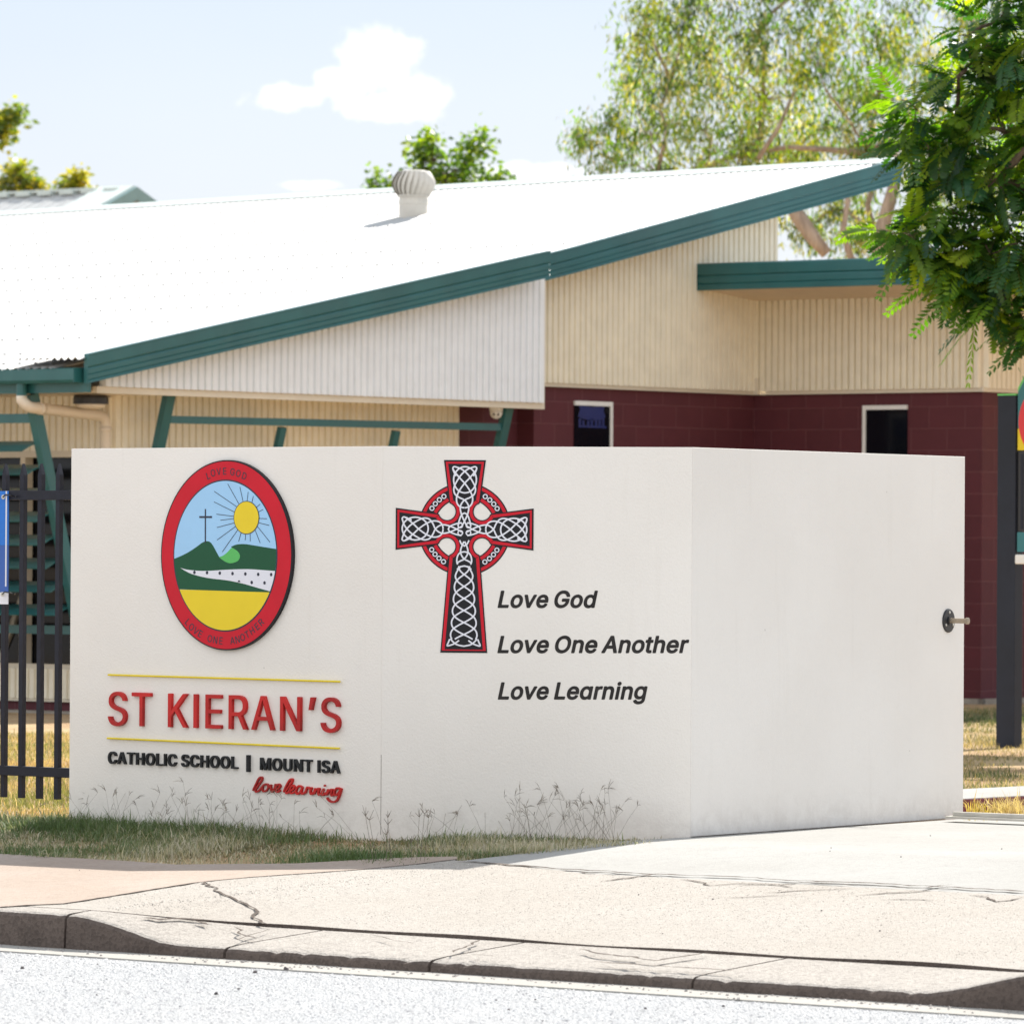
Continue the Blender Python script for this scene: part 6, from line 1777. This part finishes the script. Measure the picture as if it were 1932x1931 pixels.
GREEN = [(.11, .165, .07), (.15, .205, .095), (.16, .20, .10), (.22, .25, .15), (.34, .33, .23), (.46, .43, .33), (.52, .47, .37)]
STRAW = [(.46, .32, .15), (.52, .37, .18), (.42, .31, .15), (.36, .30, .13), (.55, .42, .24), (.22, .22, .08)]
verge_px = [(-150, 1535), (60, 1540), (128, 1543)]
vg_poly = [g_uv(*p) for p in verge_px] + [to_uv(WL + PL.n * .02), to_uv(WS + PL.n * .02), to_uv(WC + PM.n * .02)] + \
    [g_uv(*p) for p in [(1240, 1588), (1100, 1600), (1000, 1609), (905, 1617), (850, 1622), (790, 1631), (740, 1633), (650, 1634), (560, 1633), (420, 1630), (330, 1627), (200, 1622), (0, 1616), (-150, 1610)]]
grass('verge_grass', vg_poly, 64000, .03, .085, .0045, GREEN, 'tangled green and straw grass on the verge below the sign wall', seed=11, lean=1.5, thin=.28)
# creeping mat under the blades keeps the soil from showing bare
grass('verge_thatch', vg_poly, 34000, .015, .04, .006, [(.17, .17, .10), (.27, .25, .16), (.38, .34, .25), (.46, .42, .33)], 'low dry thatch lying on the verge soil', seed=17, lean=2.2)
L_poly = [to_uv(WL + Vector((-.05, .2, 0))), to_uv(WL + Vector((-3.2, .1, 0))), (-41, 36.2), (-31.8, 36.2), (-27.0, 30)]
L_poly = [g_uv(136, 1541), g_uv(-160, 1541), g_uv(-160, 1378), g_uv(150, 1378)]
grass('lawn_grass', L_poly, 60000, .02, .065, .006, STRAW, 'sun-dried straw coloured lawn behind the picket fence', seed=23, thin=-.15)
R_poly = [g_uv(1800, 1502), g_uv(1960, 1494), g_uv(1960, 1331), g_uv(1790, 1331)]
grass('lawn_grass', R_poly, 60000, .02, .06, .006, [(.10, .13, .06), (.16, .17, .09), (.24, .22, .12), (.36, .29, .15), (.42, .33, .17)], 'short patchy lawn shaded by the feathery tree near the sign post', seed=29, thin=-.15)
E_poly = [g_uv(1815, 1505), g_uv(1960, 1496), g_uv(1960, 1489), g_uv(1815, 1497)]
grass('path_edge_grass', E_poly, 1500, .10, .24, .006, [(.5, .42, .2), (.55, .48, .28), (.4, .36, .12)], 'taller pale dry grass along the white path edge', seed=31, lean=.6)
K_poly = [g_uv(1822, 1547), g_uv(1938, 1549), g_uv(1938, 1534), g_uv(1885, 1534), g_uv(1826, 1532)]
grass('kerb_foot_grass', K_poly, 2600, .03, .12, .006, [(.50, .36, .10), (.56, .42, .16), (.42, .34, .08), (.6, .48, .25)], 'tuft of golden dry grass between the gate track and the maroon kerb', seed=37, lean=.9)


def seed_heads():
    """Windmill grass along the foot of the wall: hair stems each ending in a few fingers."""
    g = random.Random(5)
    m = MB()
    cols = []
    spots = []
    for _ in range(135):
        t = g.random()
        px = g.choice([g.uniform(270, 720), g.uniform(400, 560), g.uniform(700, 1180), g.uniform(960, 1180), g.uniform(140, 420)])
        spots.append((px, None))
    for px, _ in spots:
        pn = PL if px < 722 else PM
        s = pn.px(px, 1500)[0]
        off = abs(g.gauss(0.0, .16)) + .03
        p = pn.at(s, 0, off); uu, vv = to_uv(p); p.z = height(uu, vv) - .02
        h = g.uniform(.09, .20) * (1.25 if g.random() < .25 else 1)
        a = g.uniform(0, 6.28); ln = g.uniform(.02, .20)
        top = p + Vector((math.cos(a) * ln, math.sin(a) * ln, h)); mid = p.lerp(top, .55) + Vector((0, 0, h * .06))
        m.tube([p, mid, top], [.0008, .0007, .0005], 3, cap=False)
        k = g.choice([2, 3, 3, 4])
        b0 = g.uniform(0, 6.28)
        for i in range(k):
            b = b0 + g.uniform(-.9, .9); el = g.uniform(.1, 1.35)
            d = Vector((math.cos(b) * math.cos(el), math.sin(b) * math.cos(el) * .6, math.sin(el))) * g.uniform(.025, .06)
            m.tube([top, top + d * .5 + Vector((0, 0, .004)), top + d - Vector((0, 0, .004))], [.0006, .0013, .0005], 3, cap=False)
    # the few stems that stand in the sun at the end of the verge
    for px in (712, 728, 738, 778, 786, 792, 800, 706, 745):
        p = ground(px, 1624 + g.uniform(-4, 4)); h = g.uniform(.08, .24); p.z -= .02
        top = p + Vector((g.uniform(-.04, .04), g.uniform(-.03, .03), h))
        m.tube([p, top], [.0014, .001], 3, cap=False)
        for i in range(4):
            b = g.uniform(0, 6.28)
            m.tube([top, top + Vector((math.cos(b) * .02, math.sin(b) * .02, g.uniform(.01, .05)))], [.0016, .0010], 3, cap=False)
    return m.build('seed_grass', plain('seed_head', (.20, .165, .125), .9, var=.3, scale=12), kind='stuff', label='fine stems with fingered seed heads along the foot of the wall')


seed_heads()


# --- trees
class Leaves:
    """Many separate leaf faces, kept as arrays until built."""
    def __init__(s):
        s.V = []; s.C = []; s.n4 = 0
    def diamonds(s, base, dirv, wid, fold, col):
        """base, dirv (n,3): leaf from base along dirv; wid (n,3) half-width vector; two faces folded on the midrib."""
        n = len(base)
        mid = base + dirv * .45
        tip = base + dirv
        A = np.stack([base, mid + wid + fold, tip, mid - wid + fold], 1)
        s.V.append(A.reshape(-1, 3)); s.C.append(np.repeat(col, 4, 0)); s.n4 += n
    def build(s, name, mat, parent):
        V = np.concatenate(s.V); C = np.concatenate(s.C)
        return np_mesh(name, V, np.arange(len(V)), np.full(s.n4, 4), mat, parent, color=C)


def rand_dir(g, n):
    d = g.normal(size=(n, 3)); return d / np.linalg.norm(d, axis=1, keepdims=True)


def in_ball(g, n, power=0.45):
    return rand_dir(g, n) * (g.random((n, 1)) ** power)


def tree(name, label, cat, y, trunk_px, blobs, mats, leaf, trunk_r, seed, group=None, twigs=True, limb=.5, thick=9.0, ntwig=7):
    """blobs: (px, py, radius px, depth offset in m). A trunk, limbs to every clump of the crown, leaves through each clump."""
    g = np.random.default_rng(seed); rr = random.Random(seed)
    sc = y / FPX
    base = depth(trunk_px, 1300, y); base.z = 0.2
    t = thing(name, label, cat, base, group)
    cs = [(depth(px, py, y + dy), r * sc) for px, py, r, dy in blobs]
    # wood
    m = MB()
    cen = sum((c for c, r in cs), Vector()) / len(cs)
    zlow = min(c.z - r for c, r in cs)
    fork = Vector((base.x * .8 + cen.x * .2, base.y, max(zlow * .72, base.z + 1.2)))
    lean = Vector((rr.uniform(-.2, .2), rr.uniform(-.2, .2), 0))
    m.tube([base, base.lerp(fork, .35) + lean * .4, base.lerp(fork, .7) + lean, fork], [trunk_r * 1.25, trunk_r, trunk_r * .85, trunk_r * .75], 12)
    # each clump hangs on the nearest one below it on the way to the fork
    order = sorted(range(len(cs)), key=lambda i: (cs[i][0] - fork).length)
    par = {}; load = {i: cs[i][1] ** 2 for i in order}
    for k, i in enumerate(order):
        best, bd = None, (cs[i][0] - fork).length * .92
        for j in order[:k]:
            dd = (cs[i][0] - cs[j][0]).length + .12 * (cs[j][0] - fork).length
            if dd < bd: best, bd = j, dd
        par[i] = best
    for i in reversed(order):
        if par[i] is not None: load[par[i]] += load[i]
    tot = sum(cs[i][1] ** 2 for i in order)
    for i in order:
        c, r = cs[i]
        a = fork if par[i] is None else cs[par[i]][0]
        tr = min(thick, trunk_r * limb * max(.10, (load[i] / tot) ** .5))
        L_ = (c - a).length
        q1 = a.lerp(c, .35) + Vector((rr.uniform(-.1, .1), rr.uniform(-.1, .1), rr.uniform(.0, .16))) * L_
        q2 = a.lerp(c, .7) + Vector((rr.uniform(-.1, .1), rr.uniform(-.1, .1), rr.uniform(-.02, .12))) * L_
        m.tube([a, q1, q2, c], [tr, tr * .9, tr * .75, tr * .55], 7)
        if twigs:
            for _ in range(ntwig):
                d = Vector(rand_dir(g, 1)[0]) * r * rr.uniform(.6, 1.0)
                m.tube([c, c + d * .5 + Vector((0, 0, .08 * r)), c + d], [tr * .30, tr * .18, tr * .06], 4, cap=False)
    wood = m.build('trunk', mats[0], t, smooth=True)
    lv = Leaves()
    for c, r in cs:
        leaf(lv, g, np.array(c), r)
    lv.build('crown', mats[1], t)
    return t


def gum_leaves(lv, g, c, r):
    ntw = int(84 * r * r + 9)
    tips = c + in_ball(g, ntw, .50) * r * np.array([.92, .92, .85])
    per = 24
    b = np.repeat(tips, per, 0) + g.normal(0, 1, (ntw * per, 3)) * np.repeat(g.uniform(.05, .13, (ntw, 1)), per, 0) * np.array([1, 1, 1.5])
    n = len(b)
    d = g.normal(0, .5, (n, 3)); d[:, 2] -= .95
    d /= np.linalg.norm(d, axis=1, keepdims=True)
    d *= g.uniform(.08, .16, (n, 1))
    w = np.cross(d, g.normal(size=(n, 3))); w /= np.linalg.norm(w, axis=1, keepdims=True); w *= g.uniform(.008, .017, (n, 1))
    pal = np.array([(.038, .072, .034), (.07, .125, .045), (.14, .19, .08), (.20, .29, .035), (.34, .33, .03), (.22, .22, .13), (.36, .32, .22), (.11, .22, .03)])
    w8 = g.dirichlet([1.6, 1.6, 1.2, 1.4, .7, .6, .4, 1.6])
    tone = np.repeat(g.choice(len(pal), ntw, p=w8), per)
    mixk = g.random(n) < .3
    tone[mixk] = g.choice(len(pal), mixk.sum())
    lv.diamonds(b, d, w, np.cross(d, w) * .8, pal[tone] * g.uniform(.75, 1.3, (n, 1)))


def broad_leaves(lv, g, c, r, pal=None, size=(.10, .20)):
    ntw = int(60 * r * r + 10)
    tips = c + in_ball(g, ntw, .45) * r
    per = 12
    b = np.repeat(tips, per, 0) + g.normal(0, .10, (ntw * per, 3))
    n = len(b)
    d = rand_dir(g, n); d[:, 2] = d[:, 2] * .6 - .15
    d *= g.uniform(*size, (n, 1))
    w = np.cross(d, rand_dir(g, n)); w /= np.linalg.norm(w, axis=1, keepdims=True); w *= g.uniform(.025, .05, (n, 1))
    pal = np.array(pal if pal is not None else [(.05, .10, .03), (.08, .15, .03), (.12, .20, .03), (.16, .22, .035)])
    k = np.repeat(g.integers(0, len(pal), ntw), per)
    lv.diamonds(b, d, w, np.cross(d, w) * 1.2, pal[k] * g.uniform(.75, 1.25, (n, 1)))


def frond_leaves(lv, g, c, r):
    """Feathery twice-divided leaves: a stalk with paired leaflet blades, drooping outward."""
    n = int(165 * r * r + 34 * r + 5)
    for _ in range(n):
        dr = rand_dir(g, 1)[0]
        p = c + dr * r * (g.random() ** .42) * np.array([1, 1, .95])
        out = dr * .8 + g.normal(0, .45, 3); out[2] = out[2] * .45 - .12
        out /= np.linalg.norm(out)
        L = g.uniform(.22, .38); k = int(g.integers(9, 14))
        t = np.linspace(.18, 1, k)
        side = np.cross(out, [0, 0, 1.0]); side /= np.linalg.norm(side) + 1e-9
        roll = g.uniform(-.7, .7)
        nrm = np.cross(side, out)
        side = side * math.cos(roll) + nrm * math.sin(roll)
        droop = g.uniform(.10, .5)
        pos = p + out * (t[:, None] * L) + np.array([0, 0, -1.0]) * (t[:, None] ** 2 * L * droop)
        pl = (np.sin(np.pi * np.clip(t * .80 + .12, 0, 1)) * .62 + .38)[:, None] * g.uniform(.085, .125)
        tan = out + np.array([0, 0, -1.0]) * (2 * t[:, None] * droop)
        tan /= np.linalg.norm(tan, axis=1, keepdims=True)
        col0 = np.array([(.017, .054, .022), (.026, .068, .018), (.042, .092, .015), (.080, .140, .018), (.020, .062, .038), (.13, .18, .025)])[g.integers(0, 6)] * g.uniform(.75, 1.3)
        for s in (-1, 1):
            d = (side * s * .86 + tan * .5 + g.normal(0, .05, (k, 3))); d[:, 2] -= .18
            d /= np.linalg.norm(d, axis=1, keepdims=True)
            d = d * pl
            w = np.cross(d, np.cross(side, tan)); w /= np.linalg.norm(w, axis=1, keepdims=True) + 1e-9
            w = w * .0160
            lv.diamonds(pos, d, w, np.zeros_like(d) + np.array([0, 0, -.004]), np.tile(col0, (k, 1)) * g.uniform(.85, 1.15, (k, 1)))
        # the stalk itself
        b = p[None]; lv.diamonds(b, (pos[-1] - p)[None], (side * .0022)[None], np.zeros((1, 3)), np.array([[.09, .10, .03]]))


gum_blobs = [(1215, 60, 85, 0), (1190, 150, 60, 1), (1310, 20, 100, -1), (1265, 150, 85, 0), (1165, 235, 45, .5), (1100, 262, 40, 0), (1150, 300, 45, 0), (1230, 255, 75, 1),
             (1340, 130, 95, 1), (1330, 250, 95, -1), (1430, 60, 105, 0), (1440, 190, 105, .5), (1420, 290, 80, 0), (1540, 120, 110, -1), (1560, 240, 105, 1), (1500, 300, 80, 1.5),
             (1650, 60, 105, 0), (1660, 180, 100, .5), (1640, 290, 95, 0), (1590, 395, 80, .8), (1520, 430, 55, 1.2), (1650, 450, 75, 0), (1745, 120, 90, 1), (1760, 260, 95, 0),
             (1740, 390, 85, -1), (1840, 60, 95, 0), (1850, 200, 95, 1), (1860, 340, 95, 0), (1290, -95, 105, 0), (1440, -110, 110, 1), (1600, -110, 110, 0), (1750, -90, 110, 0), (1520, -20, 90, 0),
             (1950, 150, 110, 0), (1960, 320, 100, 0), (1240, 330, 40, 0), (1320, 330, 50, 0), (1880, -90, 100, 0)]
tree('gum_tree', 'tall open-crowned gum tree with grey-green and yellowing leaves behind the school roof', 'tree', 76.0, 1660, gum_blobs, (M['gumbark'], M['gumleaf']), gum_leaves, .30, 41, limb=.3, thick=.045, ntwig=14)


def gum_limbs():
    t = bpy.data.objects['gum_tree']
    y = 75.2; sc = y / FPX
    m = MB()
    for pts in ([(1560, 480, 11), (1535, 450, 14), (1508, 412, 15), (1490, 385, 12), (1465, 330, 8)], [(1655, 520, 16), (1662, 440, 14), (1690, 340, 11), (1680, 220, 7)],
                [(1430, 300, 5), (1470, 240, 4), (1500, 170, 3)], [(1610, 500, 7), (1590, 440, 6), (1600, 380, 5), (1580, 320, 4)]):
        m.tube([depth(a, b, y) for a, b, r in pts], [r * sc for a, b, r in pts], 8)
    m.build('limbs', M['gumbark'], t, smooth=True)


gum_limbs()
mid_blobs = [(812, 268, 24, 0), (818, 305, 32, 0), (800, 335, 36, 0), (845, 335, 38, 0), (872, 318, 34, .3), (893, 285, 22, 0), (905, 268, 14, 0), (840, 380, 60, 0), (790, 285, 16, .3), (712, 352, 24, 0), (735, 372, 34, 0), (945, 338, 20, 0), (930, 370, 40, 0), (880, 360, 34, 0)]
tree('bright_tree', 'bright green leafy tree showing over the roof behind the ventilator', 'tree', 88.0, 840, mid_blobs, (M['bark'], M['broadleaf']),
     lambda lv, g, c, r: broad_leaves(lv, g, c, r, [(.06, .12, .03), (.10, .18, .025), (.16, .22, .025), (.05, .10, .045), (.14, .21, .04)], (.08, .16)), .22, 43)
l1 = [(-8, 236, 20, 0), (14, 226, 11, 0), (0, 256, 12, 0), (28, 216, 6, 0), (-60, 240, 60, 0), (-110, 200, 80, 0), (-120, 320, 90, 0)]
tree('yellowing_tree', 'yellow-green tree whose leafy branch reaches high into the sky above the far gabled roof', 'tree', 104.0, -150, l1, (M['bark'], M['broadleaf']),
     lambda lv, g, c, r: broad_leaves(lv, g, c, r, [(.07, .12, .04), (.20, .22, .03), (.26, .24, .03), (.10, .15, .05)], (.12, .22)), .22, 47)
l2 = [(32, 338, 18, 0), (10, 346, 18, 0), (52, 344, 16, 0), (34, 318, 9, 0), (66, 352, 10, 0), (144, 344, 8, 0), (134, 352, 8, 0), (30, 390, 50, 0), (100, 380, 40, 0), (147, 332, 4, 0)]
tree('yellowing_tree', 'yellowing leafy tree whose top shows just over the far gabled roof', 'tree', 112.0, 50, l2, (M['bark'], M['broadleaf']),
     lambda lv, g, c, r: broad_leaves(lv, g, c, r, [(.12, .16, .04), (.26, .24, .025), (.30, .25, .03), (.09, .13, .06), (.20, .22, .04)], (.12, .24)), .2, 53)
fr_blobs = [(1905, 60, 70, 0), (1850, 40, 50, .2), (1825, 85, 42, 0), (1790, 70, 26, .2), (1800, 120, 30, .1), (1770, 145, 22, 0), (1870, 140, 60, -.1), (1930, 150, 60, .2), (1830, 190, 45, .2),
            (1690, 205, 28, 0), (1665, 190, 16, 0), (1720, 235, 34, .1), (1680, 250, 26, 0), (1760, 225, 34, .2), (1800, 250, 45, 0), (1720, 290, 36, 0), (1670, 285, 22, .2), (1860, 250, 60, .1), (1920, 270, 60, -.1),
            (1775, 320, 48, .1), (1730, 350, 36, .2), (1840, 340, 60, 0), (1900, 370, 65, .2), (1760, 400, 45, 0), (1720, 430, 40, .1), (1680, 445, 28, 0), (1645, 440, 18, 0), (1700, 470, 26, .1), (1810, 440, 58, .1), (1880, 460, 60, -.1),
            (1765, 480, 36, 0), (1735, 500, 20, .2), (1830, 520, 52, 0), (1900, 550, 60, .1), (1775, 535, 28, 0), (1740, 560, 22, 0), (1785, 580, 28, .1), (1755, 600, 16, 0), (1840, 590, 46, 0), (1905, 630, 50, 0), (1835, 645, 28, .1), (1815, 680, 16, 0), (1870, 670, 30, 0), (1915, 690, 34, 0), (1880, 715, 14, -.1), (1925, 735, 20, -.3),
            (1990, 60, 90, 0), (1990, 220, 90, .2), (1990, 400, 90, 0), (1980, 560, 80, .1), (2000, 690, 60, 0), (2090, 120, 120, .3), (2090, 340, 120, -.2), (2080, 560, 110, .2), (2200, 0, 130, 0), (2230, 220, 140, .4), (2230, 460, 130, -.3),
            (2350, 120, 130, 0), (2380, 350, 130, 0), (1950, -90, 90, 0), (2080, -110, 110, .3), (1860, -50, 50, 0), (2250, -180, 130, 0), (2000, 300, 100, 1.0), (1900, 200, 80, 1.0), (1880, 450, 80, 1.0), (2050, 480, 110, 1.2)]
fr_blobs = [(a + 38, b - (95 if b > 600 else 40 if b > 500 else 0), r, d) for a, b, r, d in fr_blobs]
tree('feathery_tree', 'dark green tree with feathery drooping leaves hanging over the school sign', 'tree', 40.0, 2230, fr_blobs, (M['bark'], M['frond']), frond_leaves, .16, 59, limb=.35, thick=.05)

# --- the stone chips that stand up out of the road seal and the worn crossover
def chips(name, us, vs, n, size, tones, hfun, label, seed, hr=(.2, .5), poly=None):
    g = np.random.default_rng(seed)
    u = g.uniform(us[0], us[1], n); v = g.uniform(vs[0], vs[1], n)
    X = u * CA + v * SA; Y = -u * SA + v * CA
    ok = (np.abs(X / Y) < .115) & (Y > 17.5)
    if poly: ok &= inside(poly, u, v)
    u, v, X, Y = u[ok], v[ok], X[ok], Y[ok]; m = len(u)
    z = hfun(u, v)
    s = size * g.uniform(.5, 1.5, m); h = s * g.uniform(hr[0], hr[1], m); a = g.uniform(0, 6.283, m)
    V = np.empty((m, 8, 3), np.float32)
    for k in range(4):
        an = a + k * np.pi / 2 + g.uniform(-.4, .4, m); r = s * g.uniform(.7, 1.2, m)
        V[:, k] = np.stack([X + r * np.cos(an), Y + r * np.sin(an), z - .001], 1)
        V[:, 4 + k] = np.stack([X + .55 * r * np.cos(an), Y + .55 * r * np.sin(an), z + h * g.uniform(.8, 1.1, m)], 1)
    q = np.array([[0, 1, 5, 4], [1, 2, 6, 5], [2, 3, 7, 6], [3, 0, 4, 7], [4, 5, 6, 7]])
    F = (np.arange(m) * 8)[:, None, None] + q[None]
    tones = np.array(tones); c = tones[g.integers(0, len(tones), m)] * g.uniform(.85, 1.15, (m, 1))
    np_mesh(name, V.reshape(-1, 3), F.ravel(), np.full(m * 5, 4), M['chip'], color=np.repeat(c, 8, 0), kind='stuff', label=label)


chips('road_chippings', (-20, -5), (11.5, 17.22), 140000, .0064, [(.43, .435, .445), (.49, .49, .49), (.39, .395, .405), (.53, .53, .525), (.33, .33, .34)], lambda u, v: v * 0, 'pale stone chips standing out of the bleached road seal', 71)
def cross_surface(u, v):
    ss = lambda a, b, x: (lambda t: t * t * (3 - 2 * t))(np.clip((x - a) / (b - a), 0, 1))
    low = ss(-16.5, -15.85, u) * (1 - ss(-12.25, -11.65, u))
    return hvec(u, v) + .002 + (0.009 + 0.006 * np.sin(u * 4.1) * np.sin(u * 1.7 + 1)) * low * np.clip(1 - np.maximum(0, v - 18.1) / 2.0, 0, 1)


chips('crossover_grit', (-18, -9), (17.7, 20.7), 60000, .0036, [(.35, .32, .285), (.42, .395, .36), (.26, .24, .215), (.46, .43, .39)],
      cross_surface, 'fine stone grain exposed on the worn concrete crossover', 73, hr=(.12, .4), poly=CROSS_POLY)

# --- loose stones on the road and the channel
def pebbles():
    g = random.Random(3)
    m = MB()
    def stone(p, r):
        n = 7
        ring = [(r * g.uniform(.6, 1.1), g.uniform(.2, .5)) for _ in range(n)]
        b = [p + Vector((math.cos(6.283 * i / n) * ring[i][0], math.sin(6.283 * i / n) * ring[i][0], 0)) for i in range(n)]
        c = [p + Vector((math.cos(6.283 * i / n) * ring[i][0] * .7, math.sin(6.283 * i / n) * ring[i][0] * .7, r * ring[i][1] * 2)) for i in range(n)]
        for i in range(n): m.face([b[i], b[(i + 1) % n], c[(i + 1) % n], c[i]])
        m.face(c)
    for px, py, r in ((42, 1831, 5), (184, 1823, 2), (481, 1839, 4.5), (540, 1833, 5.5), (450, 1870, 2.5), (408, 1880, 4.5), (183, 1881, 2.2), (368, 1820, 2), (936, 1891, 2.5), (1010, 1890, 2.4), (1024, 2002, 2),
                      (960, 1909, 2.6), (1385, 1888, 2.4), (1365, 1903, 3), (1218, 1907, 3), (1740, 1925, 2.4), (390, 1670, 2), (150, 1645, 1.6), (1130, 1730, 2.5), (1470, 1684, 1.8), (1345, 1700, 2), (1755, 1580, 1.8), (1568, 1603, 1.6), (1566, 1609, 1.5),
                      (1700, 1620, 2), (1890, 1605, 1.8), (1550, 1722, 2.2), (1205, 1692, 2), (1660, 1760, 2), (1250, 1765, 1.6)):
        p = ground(px, min(1930, py)); p.z += .02; p.z -= .012
        stone(p, r * .0024)
    m.build('pebbles', M['stone'], kind='stuff', label='small dark stones and grit scattered on the road and along the kerb')

    m = MB()
    for _ in range(240):
        px = g.uniform(0, 1932)
        kb = 1787 + px * .0650
        p = ground(px, min(1931, kb + abs(g.gauss(0, 3)))); p.z += .006
        stone(p, g.uniform(.003, .009))
    m.build('kerb_grit', M['grit'], kind='stuff', label='pale grit gathered in the channel along the kerb')


pebbles()
